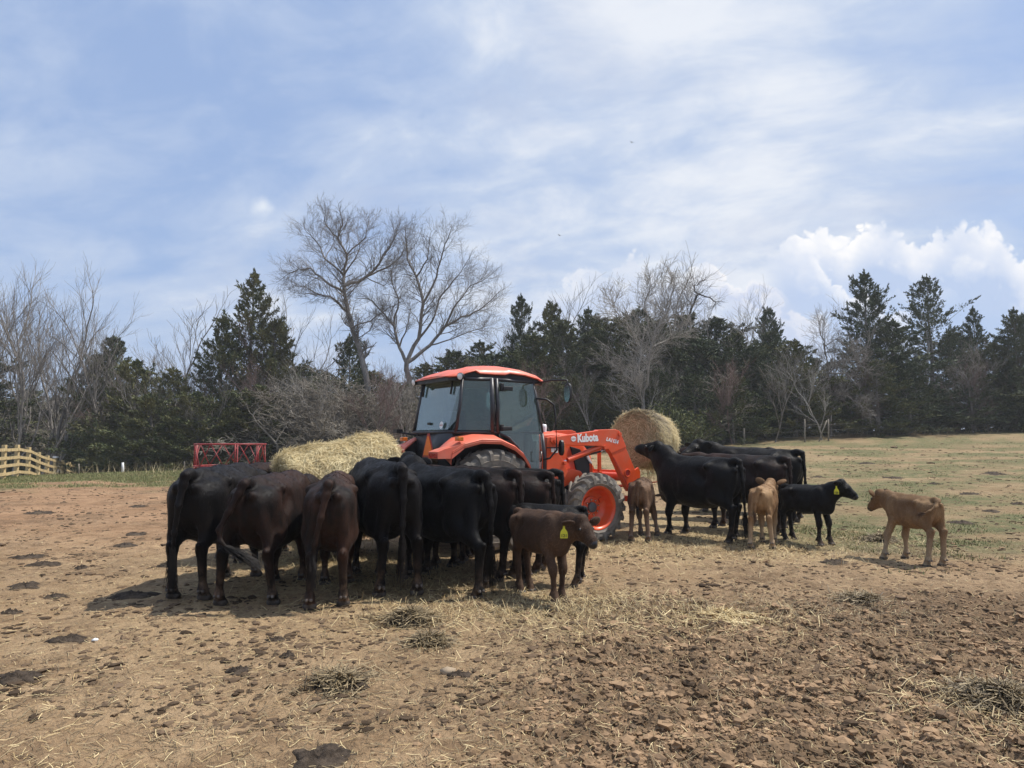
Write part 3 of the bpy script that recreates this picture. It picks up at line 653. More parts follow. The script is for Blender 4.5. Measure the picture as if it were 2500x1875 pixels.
def place_animal(name, label, cat, group, hind, head, coat, p, seed, tagtxt=None, tagside=1, tagmat='tag', switch='hair_black', eyes=False, swd=(0, 0, -1), swl=.34):
    """hind: ground point between the hind feet; head: heading in degrees from +X"""
    rg = np.random.default_rng(seed); calf = p.get('calf', False); S = p.get('s', 1)
    a = animal(p, rg); off = (.66 * S if not calf else .66 * .51 * S) * p.get('len', 1); th = R(head)
    ox, oy = hind[0] + math.cos(th) * off, hind[1] + math.sin(th) * off
    z = min(GZ(ox + math.cos(th) * q, oy + math.sin(th) * q) for q in (-off, 0, off * .8))
    root = empty(name, (ox, oy, z - .004), th); tag(root, label, cat, group)
    order = [a['F'], a['Q']]
    mesh_np('body', a['V'], order, [M[coat], M['hoof'], M['nose'], M['claw']], root, True, a['mi'])
    mb = MB(); k = 1 if not calf else .55
    tuft(mb, a['tail'][-1], swd, swl * k * S, .035 * k, 130 if not calf else 70, rg, .003 if not calf else .002)
    mb.build('tail_switch', M[switch], root)
    # crest of hair on the poll
    if eyes:
        for sy in (-1, 1):
            e = MB(); r = .022 * a['h'] + .004; c = a['at'](.165, sy * .101 * a['HR'], .040 * a['HR'])
            e.lathe([(max(r * math.sin(t), 1e-4), r * math.cos(t)) for t in np.linspace(.01, math.pi - .01, 9)], 12, c); e.build('eye', M['eye'], root, True)
    if tagtxt is not None:
        sy = tagside; h = a['h']; P = a['at'](-.02, sy * .24 * a['HR'], -.01); e = unit(a['hs'] * sy * .5 + a['hd'] * .9) ; e[2] = 0
        # the tag hangs flat below the ear and faces outwards
        n = unit(p.get('tagn', e)); up = np.array((0, 0, 1.)); sx = np.cross(up, n); w = p.get('tagw', .052); t = MB()
        out = [(-1, 0), (1, 0), (1, .62), (.86, .9), (.30, 1.28), (.22, 1.75), (-.22, 1.75), (-.30, 1.28), (-.86, .9), (-1, .62)] if tagtxt else [(math.cos(q), .9 + math.sin(q)) for q in np.linspace(0, 2 * math.pi, 12, endpoint=False)]
        H = 1.62 * w
        HY = 2.0 if tagtxt else 1.0; H *= HY; f = [P + sx * x * w + up * (y * w * HY - H) + n * .004 for x, y in out]; b = [q - n * .006 for q in f]; k = len(out)
        me = bpy.data.meshes.new('ear_tag'); me.from_pydata([tuple(q) for q in f + b], [], [list(range(k)), list(range(k, 2 * k))[::-1]] + [[i, k + i, k + (i + 1) % k, (i + 1) % k] for i in range(k)])
        me.materials.append(M[tagmat]); tg = link(bpy.data.objects.new('ear_tag', me), root)
        if tagtxt:
            tx = text_mesh('tag_number', tagtxt, w * 1.12, M['ink'], tg, bold=.0012)
            Q = Matrix((sx, up, n)).transposed().to_4x4(); Q.translation = Vector(P + up * (.30 * w - H) + n * .0065); tx.matrix_local = Q
    return root

def text_mesh(name, s, size, material, parent, bold=.006, shear=0, extr=.0008, align='CENTER', squash=1.0):
    cu = bpy.data.curves.new(name, 'FONT'); cu.body = s; cu.size = size; cu.align_x = align; cu.extrude = extr; cu.offset = bold; cu.shear = shear; cu.resolution_u = 4
    t = bpy.data.objects.new(name + '_curve', cu); COL.objects.link(t); bpy.context.view_layer.update()
    me = bpy.data.meshes.new_from_object(t.evaluated_get(bpy.context.evaluated_depsgraph_get())); bpy.data.objects.remove(t)
    me.materials.clear(); me.materials.append(material)
    return link(bpy.data.objects.new(name, me), parent)

BACKS = 'cattle feeding at the bale behind the tractor'; FRONTS = 'cattle feeding at the bale on the loader'; CALVES = 'calves among the herd'
def from_tail(px, D, head, s=1.0, calf=False, ln=1.0):
    """hind point for a tail head seen at column px and distance D"""
    x = (px - 1106) / F_PX * D; k = .17 * s * ln if not calf else .1 * s
    return (x + math.cos(R(head)) * k, D + math.sin(R(head)) * k)
def make_herd():
    P = place_animal
    P('cow', 'glossy black cow at the left end of the feeding row, tail hanging straight', 'cow', BACKS, (-3.27, 7.60), 88, 'coat_black',
      dict(s=1.03, gut=1.14, hind=((.03, .03), (-.03, -.02)), fore=((.02, 0), (.06, -.06)), neck=-12, hpitch=-40, nyaw=-14, hyaw=-14,
           tail=[(-.82, 0, 1.235), (-.89, .01, 1.14), (-.93, .03, .95), (-.92, .06, .70), (-.90, .08, .52)]), 1, swl=.40)
    P('cow', 'brownish black cow swishing its tail sideways, hind legs spread wide', 'cow', BACKS, (-2.60, 7.36), 86, 'coat_brownblack',
      dict(s=.98, wid=.94, gut=1.0, hind=((-.02, .13), (.02, -.13)), fore=((0, .04), (.08, 0)), neck=-6, hpitch=-40, nyaw=-10,
           tail=[(-.82, 0, 1.225), (-.90, .03, 1.13), (-.95, .12, .96), (-.97, .20, .80), (-.99, .17, .69), (-1.0, .06, .62)]), 2, swd=(-.05, -.90, -.40), swl=.40)
    P('cow', 'reddish brown cow seen from behind, hanging tail slanting to the left', 'cow', BACKS, (-1.77, 7.22), 99, 'coat_brown',
      dict(s=.97, wid=.92, gut=.95, hind=((-.06, .03), (.03, -.02)), fore=((0, 0), (.1, 0)), neck=-10, hpitch=-45,
           tail=[(-.82, 0, 1.235), (-.90, .02, 1.12), (-.94, .07, .92), (-.93, .13, .68), (-.91, .15, .55)]), 3, swl=.36)
    P('cow', 'tallest black cow in the row, bony peaked hips and a dung-caked tail', 'cow', BACKS, (-1.18, 7.76), 114, 'coat_black',
      dict(s=1.08, wid=.92, gut=1.05, hind=((.03, .03), (-.02, -.06)), fore=((.1, 0), (0, 0)), neck=-14, hpitch=-45, nyaw=6), 4, swl=.40)
    P('cow', 'broad jet black cow right of the tallest cow, near hind leg stretched back', 'cow', BACKS, (-.36, 7.90), 128, 'coat_black',
      dict(s=1.02, gut=1.1, hind=((-.24, .02), (.16, -.06)), fore=((0, 0), (.06, 0)), neck=22, hpitch=-12, nyaw=-20, hyaw=-45, nlen=.60,
           tail=[(-.82, 0, 1.235), (-.90, -.01, 1.14), (-.93, -.02, .95), (-.91, -.03, .70), (-.90, -.04, .50)]), 5, swl=.40)
    P('cow', 'dull dark brown cow partly behind the broad jet black cow', 'cow', BACKS, from_tail(1125, 8.55, 148), 148, 'coat_brownblack',
      dict(s=1.0, gut=1.02, neck=-14, hpitch=-40), 6)
    P('cow', 'narrow dark cow left of the farthest rump beside the rear wheel', 'cow', BACKS, from_tail(1196, 9.15, 158), 158, 'coat_brownblack',
      dict(s=.97, wid=.9, neck=-10, hpitch=-40), 7)
    P('cow', 'farthest black cow of the row, only its rump showing by the front wheel', 'cow', BACKS, from_tail(1216, 9.75, 163), 163, 'coat_black',
      dict(s=.97, wid=.85, gut=.95, neck=-16, hpitch=-40, nlen=.5), 8)
    P('cow', 'brown-black cow behind the leftmost two, only its back showing', 'cow', BACKS, (-3.72, 9.85), 78, 'coat_brownblack',
      dict(s=1.02, wid=.85, neck=-4, hpitch=-30, nyaw=-20, hyaw=-10, nlen=.6), 9)
    # at the loader bale
    P('cow', 'big black cow in side view stretching its raised muzzle to the loader bale', 'cow', FRONTS, (3.46, 11.68), 124, 'coat_black',
      dict(s=1.03, gut=1.05, hind=((-.06, 0), (.10, 0)), fore=((.03, 0), (-.08, 0)), neck=44, hpitch=6, nlen=.46, ear=(.45, -.10), nyaw=6,
           tail=[(-.82, 0, 1.235), (-.90, .01, 1.14), (-.94, .02, .95), (-.95, .03, .66), (-.96, .03, .45)]), 10, eyes=True, swl=.36)
    P('cow', 'black-brown cow half hidden behind the big side-on black cow', 'cow', FRONTS, from_tail(1703, 12.45, 133), 133, 'coat_brownblack',
      dict(s=1.02, gut=1.05, neck=8, hpitch=-14, nlen=.6, nyaw=8, hind=((0, 0), (.05, 0))), 11, tagtxt='', tagside=1, tagmat='tag_orange', eyes=True)
    P('cow', 'black cow behind two others, face turned to the camera over their backs', 'cow', FRONTS, from_tail(1733, 13.7, 140), 140, 'coat_black',
      dict(s=1.06, gut=1.05, neck=24, nyaw=10, hpitch=-18, hyaw=62, nlen=.60, ear=(.1, .0)), 12, tagtxt='', tagside=1, tagmat='tag_orange', eyes=True)
    P('cow', 'farthest cow at the loader bale, a dark back line behind the others', 'cow', FRONTS, (5.25, 15.3), 163, 'coat_brownblack',
      dict(s=1.04, gut=1.05, neck=2, hpitch=-30, nlen=.55), 13)
    # calves
    P('calf', 'grey-brown calf seen from behind between front wheel and side-on black cow', 'calf', CALVES, (1.99, 11.68), 74, 'coat_grey_brown',
      dict(calf=True, s=1.12, gut=1.02, neck=-34, hpitch=-60, nyaw=-10, hind=((0, .02), (0, -.02)), fore=((.02, -.03), (.05, -.10)),
           tail=[(-.82, 0, 1.235), (-.90, 0, 1.14), (-.90, .02, .9), (-.88, .03, .62)]), 14, swl=.3)
    P('calf', 'tan calf walking away with ears raised, in front of the black cows', 'calf', CALVES, (3.70, 11.14), 62, 'coat_tan',
      dict(calf=True, s=1.08, gut=1.0, neck=14, hpitch=-30, hyaw=-10, ear=(.2, .35), hind=((-.07, .03), (.06, -.04)), fore=((0, 0), (.05, 0)),
           tail=[(-.82, 0, 1.235), (-.90, .02, 1.14), (-.92, .06, .9), (-.91, .10, .62)]), 15, switch='hair_brown', swl=.3)
    P('calf', 'black calf in side view with a yellow ear tag numbered 120', 'calf', CALVES, (4.42, 11.98), -56, 'coat_black',
      dict(calf=True, s=1.05, gut=.98, neck=26, hpitch=-34, nyaw=8, hyaw=12, nlen=.27, ear=(.45, .05), fore=((.02, .03), (.0, -.03)), tagw=.035, tagn=(.15, -1, 0.0),
           tail=[(-.82, 0, 1.235), (-.89, 0, 1.14), (-.90, 0, .85), (-.89, 0, .6)]), 16, tagtxt='120', tagside=-1, eyes=True)
    P('calf', 'pale tan calf standing alone on the right, tail swung to one side', 'calf', CALVES, (5.40, 9.56), 103, 'coat_tan',
      dict(calf=True, s=1.03, gut=.98, neck=10, hpitch=-40, nyaw=2, hyaw=12, nlen=.28, ear=(.25, .30), hind=((0, .02), (0, -.01)), fore=((.05, .12), (.02, -.02)),
           tail=[(-.82, 0, 1.225), (-.90, .03, 1.20), (-.96, .14, 1.08), (-.94, .30, .98), (-.90, .42, .93)]), 17, switch='hair_brown', swd=(.1, .9, -.25), swl=.2, eyes=True)
    P('calf', 'brown calf with a yellow ear tag numbered 121 in front of the herd', 'calf', CALVES, (.09, 8.03), -55, 'coat_calf_brown',
      dict(calf=True, s=1.03, gut=.98, neck=2, hpitch=-38, nyaw=14, hyaw=-14, nlen=.27, ear=(.10, .02), hind=((.02, 0), (.05, .05)), fore=((.02, -.03), (.05, .02)), tagw=.036, tagn=(.85, -.53, 0.0),
           tail=[(-.82, 0, 1.235), (-.89, 0, 1.14), (-.90, 0, .85), (-.89, 0, .6)]), 18, tagtxt='121', tagside=-1, eyes=True)
    P('calf', 'black calf hidden behind the brown calf, rump by the tractor front wheel', 'calf', CALVES, (.74, 8.32), 163, 'coat_black',
      dict(calf=True, s=1.02, gut=.96, neck=2, hpitch=-10, ear=(.2, .4), tail=[(-.82, 0, 1.235), (-.90, 0, 1.12), (-.91, 0, .85), (-.89, 0, .58)]), 19)
make_herd()

# ------------------------------------------------------------------ tractor
def wheel(root, name, cx, cy, Ra, W, rr, side, dish, nl):
    """tyre with lugs, plus rim and hub as its parts; side -1 = right"""
    c = (cx, cy, Ra); b = MB(); w = W / 2; tread = Ra - .045
    prof = [(rr, -w * .72), (rr + .03, -w * .86), (rr + (tread - rr) * .45, -w * 1.0), (tread - .05, -w * .97), (tread - .005, -w * .80), (tread, -w * .4), (tread + .004, 0)]
    prof = prof + [(r_, -o) for r_, o in prof[-2::-1]]
    b.lathe(prof, 56, c)
    for r_, o in ((rr + (tread - rr) * .30, .985), (rr + (tread - rr) * .62, 1.0)):
        for s2 in (-1, 1): b.lathe([(r_ - .008, s2 * w * (o - .03)), (r_, s2 * (w * o + .006)), (r_ + .008, s2 * w * (o - .03))], 56, c)
    for j in range(nl):
        for sgn in (-1, 1):
            a0 = 2 * math.pi * (j + (.5 if sgn > 0 else 0)) / nl; lw = .040 / Ra
            st = []
            for t in (.02, .35, .68, .93, 1.04):
                o = sgn * w * t; a = a0 - t * .50 * (.55 / Ra) * (1.15 - .35 * t); top = Ra - (.012 if t > .9 else 0) - (.055 if t > 1 else 0); bot = tread - .012 - (.05 if t > .9 else 0) - (.06 if t > 1 else 0)
                wd = lw * (1.0 + .55 * t)
                st.append([[math.cos(a + d) * q, o, math.sin(a + d) * q] for q, d in ((bot, -wd * .62), (top, -wd * .45), (top, wd * .45), (bot, wd * .62))])
            b.grid(np.array(st) + np.array(c), True)
            e = np.array(st[-1]) + np.array(c); b.put(e, None, [[0, 1, 2, 3]]); e = np.array(st[0]) + np.array(c); b.put(e, None, [[3, 2, 1, 0]])
    t = b.build(name, M['tyre'], root, auto=35)
    o = side * w; r = MB()
    r.lathe([(rr + .012, o * .74), (rr + .022, o * .80), (rr + .010, o * .84), (rr - .012, o * .78), (rr - .035, o * .55), (rr - .05, o * (.72 - dish) + 0), (rr - .09, o * (.40 - dish)), (rr * .52, o * (.30 - dish)), (rr * .50, o * (.48 - dish)), (rr * .44, o * (.52 - dish)), (.0001, o * (.52 - dish))], 48, c)
    for k in range(8):
        a = 2 * math.pi * k / 8 + .2; x, z = math.cos(a) * rr * .33, math.sin(a) * rr * .33
        pass
    for k in range(4):
        a = 2 * math.pi * k / 4 + .5; x, z = math.cos(a) * rr * .72, math.sin(a) * rr * .72
        r.box((c[0] + x, c[1] + o * (.42 - dish), c[2] + z), (.05, .022, .035), Matrix.Rotation(-a, 3, 'Y'))
    rim = r.build('rim', M['orange'], t, auto=40)
    for k in range(8):
        a = 2 * math.pi * k / 8 + .2; x, z = math.cos(a) * rr * .36, math.sin(a) * rr * .36; n = MB()
        n.lathe([(.0001, o * (.52 - dish) + side * .036), (.014, o * (.52 - dish) + side * .034), (.017, o * (.52 - dish))], 6, (c[0] + x, c[1], c[2] + z)); n.build('wheel_nut', M['chrome'], t)
    h = MB(); h.lathe([(rr * .25, o * (.52 - dish)), (rr * .24, o * (.52 - dish) + side * .035), (rr * .18, o * (.52 - dish) + side * .045), (.0001, o * (.52 - dish) + side * .045)], 24, c); h.build('hub_cap', M['grey_cap'], t, auto=40)
    return t

def make_tractor():
    ox, oy = -.86, 11.47
    t = empty('tractor', (ox, oy, GZ(ox, oy) - .01), R(32)); tag(t, 'orange farm tractor with glazed cab and front loader standing among the cattle', 'tractor')
    for s in (-1, 1):
        wheel(t, 'rear_wheel', .12, s * .80, .745, .44, .40, s, .1, 22); wheel(t, 'front_wheel', 2.06, s * .78, .55, .32, .33, s, .85, 20)
    # chassis, axles, tank
    b = MB(); b.box((1.15, 0, .62), (.95, .20, .20)); b.box((.15, 0, .72), (.42, .26, .30)); b.beam((2.06, -.62, .55), (2.06, .62, .55), .14, .16); b.beam((.12, -.62, .745), (.12, .62, .745), .22, .24)
    b.box((.95, -.50, .62), (.32, .16, .20)); b.box((-.45, 0, .62), (.22, .18, .14)); b.box((2.25, 0, .80), (.30, .20, .22))
    b.build('chassis', M['iron'], t, bevel=.02)
    b = MB()
    for k in range(3): b.box((.86, -.78, .42 + .26 * k), (.17, .10, .014))
    b.beam((.70, -.72, .40), (.70, -.70, 1.0), .03, .03); b.beam((1.02, -.72, .40), (1.02, -.70, 1.0), .03, .03); b.build('cab_step', M['black_plastic'], t, bevel=.004)
    # ---- cab: frame, glass
    RB = {}
    zb, zt = 1.735, 2.50
    rl_b, rl_t = (-.42, .66), (-.27, .62); rr_b, rr_t = (-.36, -.66), (-.25, -.66); q_b, q_t = (.20, -.77), (.20, -.75); f_b, f_t = (1.15, -.66), (.98, -.64); fl_b, fl_t = (1.15, .66), (.98, .64); ql_b, ql_t = (.20, .77), (.20, .75)
    fr = MB(); post = lambda a, b_, r: fr.tube([(a[0], a[1], zb), ((a[0] + b_[0]) / 2 + .01, (a[1] + b_[1]) / 2 * 1.015, (zb + zt) / 2), (b_[0], b_[1], zt + .03)], r, 8)
    for a, b_, r in ((rl_b, rl_t, .028), (rr_b, rr_t, .026), ((.18, -.775), (.18, -.755), .038), ((.27, -.785), (.26, -.765), .030), (f_b, f_t, .030), (fl_b, fl_t, .030), (ql_b, ql_t, .045)): post(a, b_, r)
    ring = lambda pts, z, r: [fr.tube([(*pts[i], z), (*pts[(i + 1) % len(pts)], z)], r, 6) for i in range(len(pts))]
    ring([rl_b, rr_b, q_b, f_b, fl_b, ql_b], zb, .030); ring([rl_t, rr_t, q_t, f_t, fl_t, ql_t], zt + .015, .030)
    fr.prism([(-.40, 1.28), (-.40, 1.73), (-.33, 1.73), (-.33, 1.28)], -.62, .62)                       # rear wall under the window
    fr.prism([(1.10, .95), (1.10, 1.30), (1.15, 1.73), (1.19, 1.73), (1.19, .95)], -.52, .52)
    fr.tube([(-.37, -.60, 1.74), (-.335, -.655, 1.86)], .022, 6); fr.prism([(-.40, 1.715), (-.405, 1.76), (-.35, 1.76), (-.35, 1.715)], -.64, .64)
    fr.tube([(.30, -.79, 1.72), (.45, -.81, 1.66), (.62, -.82, 1.50), (.72, -.82, 1.28), (.76, -.80, 1.0)], .018, 6)    # door edge following the fender
    fr.tube([(1.15, -.66, 1.72), (1.17, -.70, 1.40), (1.15, -.74, 1.0)], .028, 6)
    fr.build('cab_frame', M['frame'], t, True)
    def pane(name, pts, parent, th=.008, m_='glass'):
        q = np.array(pts, float); n = np.cross(q[1] - q[0], q[2] - q[0]); n /= np.linalg.norm(n); k = len(q)
        me = bpy.data.meshes.new(name); me.from_pydata([tuple(v) for v in q] + [tuple(v) for v in q + n * th], [], [list(range(k))[::-1], list(range(k, 2 * k))] + [[i, (i + 1) % k, k + (i + 1) % k, k + i] for i in range(k)])
        me.materials.append(M[m_]); return link(bpy.data.objects.new(name, me), parent)
    pane('rear_window', [(-.40, .62, 1.77), (-.385, -.46, 1.77), (-.335, -.63, 1.90), (-.25, -.63, 2.48), (-.275, .585, 2.48)], t)
    pane('quarter_window', [(-.335, -.68, 1.765), (.155, -.785, 1.765), (.155, -.765, 2.485), (-.235, -.68, 2.485)], t)
    door = pane('door', [(x, -.887 + .134 * x + .0268 * z, z) for x, z in ((.30, 1.74), (.47, 1.66), (.62, 1.50), (.72, 1.28), (.76, 1.02), (1.12, 1.02), (1.135, 1.40), (1.12, 1.76), (.96, 2.485), (.29, 2.485))], t)
    h = MB(); h.box((.33, -.815, 2.40), (.03, .02, .06)); h.box((.42, -.83, 2.385), (.085, .02, .032)); h.box((.33, -.82, 1.80), (.03, .02, .05)); h.box((.40, -.835, 1.79), (.09, .02, .03)); h.build('door_hinge', M['black_plastic'], door, bevel=.012)
    h = MB(); h.tube([(1.02, -.80, 1.44), (1.02, -.83, 1.44), (1.02, -.83, 1.30), (1.02, -.80, 1.30)], .013, 6); h.build('door_handle', M['black_plastic'], door, True)
    pane('front_window', [(1.15, -.60, 1.76), (1.15, .60, 1.76), (1.0, .58, 2.48), (1.0, -.58, 2.48)], t); pane('left_window', [(-.36, .70, 1.765), (-.24, .67, 2.485), (.96, .68, 2.485), (1.12, .70, 1.765)], t)
    h = MB(); h.box((-.40, .14, 1.87), (.012, .045, .018)); h.build('window_latch', M['black_plastic'], t, bevel=.004)
    for y, x in ((.50, -.31), (-.42, -.29)): h = MB(); h.tube([(x, y, 2.49), (x - .03, y, 2.30)], .015, 6); h.build('window_hinge', M['black_plastic'], t, True)
    d = MB(); d.lathe([(.0001, 0), (.055, 0)], 24, (0, 0, 0), 'x'); sk = d.build('round_sticker', M['white'], t); sk.location = (-.412, -.30, 1.84); sk.rotation_euler = (0, R(7), R(2))
    tx = text_mesh('sticker_print', 'KUBOTA', .022, M['hazard_rim'], sk, 0); tx.rotation_euler = (R(90), 0, R(-90)); tx.location = (-.003, 0, -.008)
    # ---- roof
    st = [(-.46, 2.555, 2.562, .52), (-.43, 2.545, 2.585, .60), (-.32, 2.55, 2.625, .665), (-.20, 2.60, 2.66, .70), (-.06, 2.64, 2.70, .72), (.0, 2.60, 2.72, .735), (.25, 2.595, 2.745, .745), (.44, 2.60, 2.75, .745), (.52, 2.625, 2.748, .74), (.80, 2.61, 2.725, .73), (1.06, 2.565, 2.665, .70), (1.20, 2.525, 2.59, .64), (1.235, 2.515, 2.53, .56)]
    G = []
    for x, ze, zt_, hw in st:
        row = [(x, -hw + .03, ze - .012), (x, -hw, ze)]
        for q in np.linspace(-1, 1, 17): row.append((x, hw * math.copysign(abs(q) ** .9, q) * .985, ze + (zt_ - ze) * (.30 + .70 * (1 - abs(q) ** 4.5)) + .012 * (abs(abs(q) - .45) < .1)))
        row += [(x, hw, ze), (x, hw - .03, ze - .012)]; G.append(row)
    b = MB(); b.grid(G); n0 = len(G[0])
    b.put(G[0], None, [[i, i + 1, n0 - 2 - i, n0 - 1 - i] for i in range(n0 // 2 - 1)]); b.put(G[-1], None, [[n0 - 1 - i, n0 - 2 - i, i + 1, i] for i in range(n0 // 2 - 1)])
    b.build('roof', M['orange_faded'], t, auto=50)
    H = [[(x, s * (hw - .05), z) for s, z in ((-1, 2.49), (-1, ze + .004), (1, ze + .004), (1, 2.49))] for x, ze, zt_, hw in st[1:-1]]
    b = MB(); b.grid(H, True); e = H[0]; b.put(e, None, [[0, 1, 2, 3]]); b.put(H[-1], None, [[3, 2, 1, 0]]); b.build('roof_lining', M['black_plastic'], t)
    for (x, y, z, a) in ((-.44, .60, 2.535, 200), (-.30, -.70, 2.545, 215), (1.18, -.56, 2.53, 0), (1.18, .56, 2.53, 0)):
        w = MB(); w.lathe([(.0001, -.05), (.035, -.045), (.052, -.01), (.055, .02), (.050, .028)], 20, (0, 0, 0), 'x'); wl = w.build('work_light', M['black_plastic'], t, True); wl.location = (x, y, z); wl.rotation_euler = (0, R(10), R(a) - R(32) + R(20))
        w = MB(); w.lathe([(.048, .026), (.035, .033), (.0001, .036)], 20, (0, 0, 0), 'x'); w.build('lamp_glass', M['lamp'], wl, True)
    # ---- fenders
    for s in (-1, 1):
        arc = [(-.62, 1.30, 1.46), (-.60, 1.47, 1.52), (-.42, 1.565, 1.66), (-.13, 1.635, 1.72), (.19, 1.625, 1.73), (.43, 1.53, 1.62), (.58, 1.42, 1.47), (.68, 1.28, 1.30), (.76, 1.08, 1.08)]
        G = []
        for x, zo, zi in arc: G.append([(x, s * 1.02, zo - .045), (x, s * 1.03, zo - .01), (x, s * 1.01, zo + .008), (x, s * .82, (zo + zi) / 2 + .012), (x, s * .64, zi), (x, s * .58, zi - .03)])
        b = MB(); b.grid(G); b.grid([[(p[0], p[1], p[2] - .022) for p in r] for r in G])
        # solid tail end with the lamp housing
        T8 = [(-.82, 1.36), (-.82, 1.455), (-.72, 1.49), (-.40, 1.575), (-.42, 1.49), (-.60, 1.36)]
        b.prism(T8, s * .72, s * 1.025)
        f = b.build('fender', M['orange_faded'], t, auto=35)
        if s < 0: tag(f, 'sun-faded rear fender on the near side')
        w = MB(); w.grid([[(x, s * .62, z - .03) for x, zo, z in arc], [(x, s * .60, 1.0) for x, zo, z in arc]]); w.build('fender_liner', M['black_plastic'], f)
        w = MB(); w.box((-.46, s * .96, 1.635), (.045, .055, .03)); w.build('tail_light', M['amber'], f, bevel=.01)
        w = MB(); w.box((-.823, s * .87, 1.405), (.006, .125, .035)); w.build('brake_light', M['redlens'], f, bevel=.004)
    # slow vehicle triangle on the rear
    b = MB(); tri = lambda k, x0, x1: [b.put([(x0, -.25 + yy * k, 1.505 + zz * k) for yy, zz in ((-.20, -.14), (.20, -.14), (.03, .21), (-.03, .21))] + [(x1, -.25 + yy * k, 1.505 + zz * k) for yy, zz in ((-.20, -.14), (.20, -.14), (.03, .21), (-.03, .21))], None, [[0, 1, 2, 3], [7, 6, 5, 4], [0, 4, 5, 1], [1, 5, 6, 2], [2, 6, 7, 3], [3, 7, 4, 0]])]
    tri(1.0, -.60, -.59); hz = b.build('slow_vehicle_triangle', M['hazard_rim'], t); b = MB(); tri(.80, -.606, -.60); b.build('reflective_centre', M['hazard'], hz)
    b = MB(); b.beam((-.59, -.25, 1.5), (-.40, -.25, 1.45), .04, .02); b.tube([(-.40, .50, 1.70), (-.55, .62, 1.72), (-.62, .75, 1.74)], .016, 6); b.box((-.63, .80, 1.76), (.05, .07, .03)); b.build('rear_bracket', M['black_plastic'], t)
    # linkage and spear at the back
    b = MB()
    for s in (-1, 1): b.beam((-.30, s * .30, .62), (-1.10, s * .40, .72), .05, .08); b.beam((-.42, s * .33, 1.1), (-.85, s * .38, .72), .03, .03)
    b.beam((-.42, 0, 1.05), (-1.08, 0, 1.05), .05, .05); b.beam((-1.10, -.45, .72), (-1.10, .45, .72), .07, .07); b.beam((-1.10, -.30, .72), (-1.10, 0, 1.10), .06, .06); b.beam((-1.10, .30, .72), (-1.10, 0, 1.10), .06, .06)
    b.tube([(-1.10, 0, .95), (-2.15, 0, .80)], [.03, .012], 8); b.build('rear_spear', M['iron'], t)
    # ---- hood
    st = [(1.16, 1.74, .36), (1.60, 1.765, .37), (1.95, 1.72, .365), (2.18, 1.62, .35), (2.36, 1.44, .33), (2.44, 1.22, .30), (2.46, 1.02, .28)]
    G = []
    for x, z, hw in st:
        G.append([(x, -hw, .98), (x, -hw, z - .14), (x, -hw * .96, z - .06), (x, -hw * .80, z - .012), (x, -hw * .3, z), (x, hw * .3, z), (x, hw * .80, z - .012), (x, hw * .96, z - .06), (x, hw, z - .14), (x, hw, .98)])
    b = MB(); b.grid(G); b.put(G[-1], None, [[0, 1, 8, 9], [1, 2, 7, 8], [2, 3, 6, 7], [3, 4, 5, 6]]); b.build('hood', M['orange'], t, auto=40)
    for s in (-1, 1):
        b = MB(); b.prism([(1.90, 1.52), (2.10, 1.47), (2.30, 1.25), (2.30, 1.03), (2.12, 1.04), (2.02, 1.14), (1.98, 1.28)], s * .345, s * .385); b.build('side_grille', M['black_plastic'], t, bevel=.01)
        b = MB(); b.prism([(2.20, 1.44), (2.28, 1.36), (2.345, 1.24), (2.33, 1.22), (2.25, 1.30)], s * .34, s * .394); b.build('headlight', M['lamp'], t, bevel=.008)
    b = MB(); b.lathe([(.0001, 1.88), (.05, 1.87), (.055, 1.83), (.05, 1.74)], 16, (1.48, -.22, 0), 'z'); b.build('air_intake', M['lamp'], t, True)
    # ---- loader
    for s in (-1, 1):
        boom = [(1.32, 1.66), (2.25, 1.775), (2.28, 1.79), (2.62, 1.80), (2.71, 1.775), (2.745, 1.72), (2.86, 1.50), (2.53, 1.40), (2.47, 1.47), (2.32, 1.52), (1.37, 1.545), (1.31, 1.60)]
        y0, y1 = s * .665, s * .545
        b = MB(); b.prism(boom, y0, y1); arm = b.build('loader_boom', M['orange'], t, bevel=.008)
        b = MB(); b.prism([(2.84, 1.515), (3.06, 1.10), (3.02, 1.03), (2.99, .90), (2.92, .76), (2.86, .84), (2.54, 1.405)], y0 * .985, y1 * 1.01); b.lathe([(.062, s * .650), (.068, s * .676), (.050, s * .676), (.046, s * .64)], 24, (2.875, 0, 1.07)); lower = b.build('boom_lower', M['orange'], t, bevel=.006)
        b = MB(); b.lathe([(.047, s * .658), (.0001, s * .658)], 20, (2.875, 0, 1.07)); b.prism([(2.60, 1.33), (2.93, .80), (2.91, .80), (2.58, 1.33)], s * .657, s * .652); b.build('boom_recess', M['hazard_rim'], lower)
        b = MB(); b.prism([(1.24, .80), (1.26, 1.66), (1.50, 1.70), (1.56, 1.55), (1.50, 1.40), (1.60, 1.22), (1.66, 1.12), (1.60, 1.02), (1.50, 1.10), (1.42, .95), (1.40, .80)], s * .645, s * .575); b.lathe([(.04, s * .60), (.04, s * .70), (.0001, s * .70)], 14, (1.40, 0, 1.60)); b.lathe([(.03, s * .60), (.03, s * .69), (.0001, s * .69)], 14, (1.58, 0, 1.26)); b.build('loader_post', M['orange'], t, bevel=.006)
        b = MB(); b.prism([(1.42, .98), (1.80, 1.16), (1.98, 1.12), (2.12, .96), (1.72, .90), (1.44, .80)], s * .56, s * .40); b.build('loader_mount', M['orange'], t, bevel=.012)
        b = MB(); b.tube([(1.68, s * .605, 1.30), (2.35, s * .605, 1.51)], .044, 14); b.lathe([(.035, s * .56), (.035, s * .69), (.0001, s * .69)], 14, (2.40, 0, 1.50)); cy = b.build('lift_cylinder', M['orange'], t, auto=40)
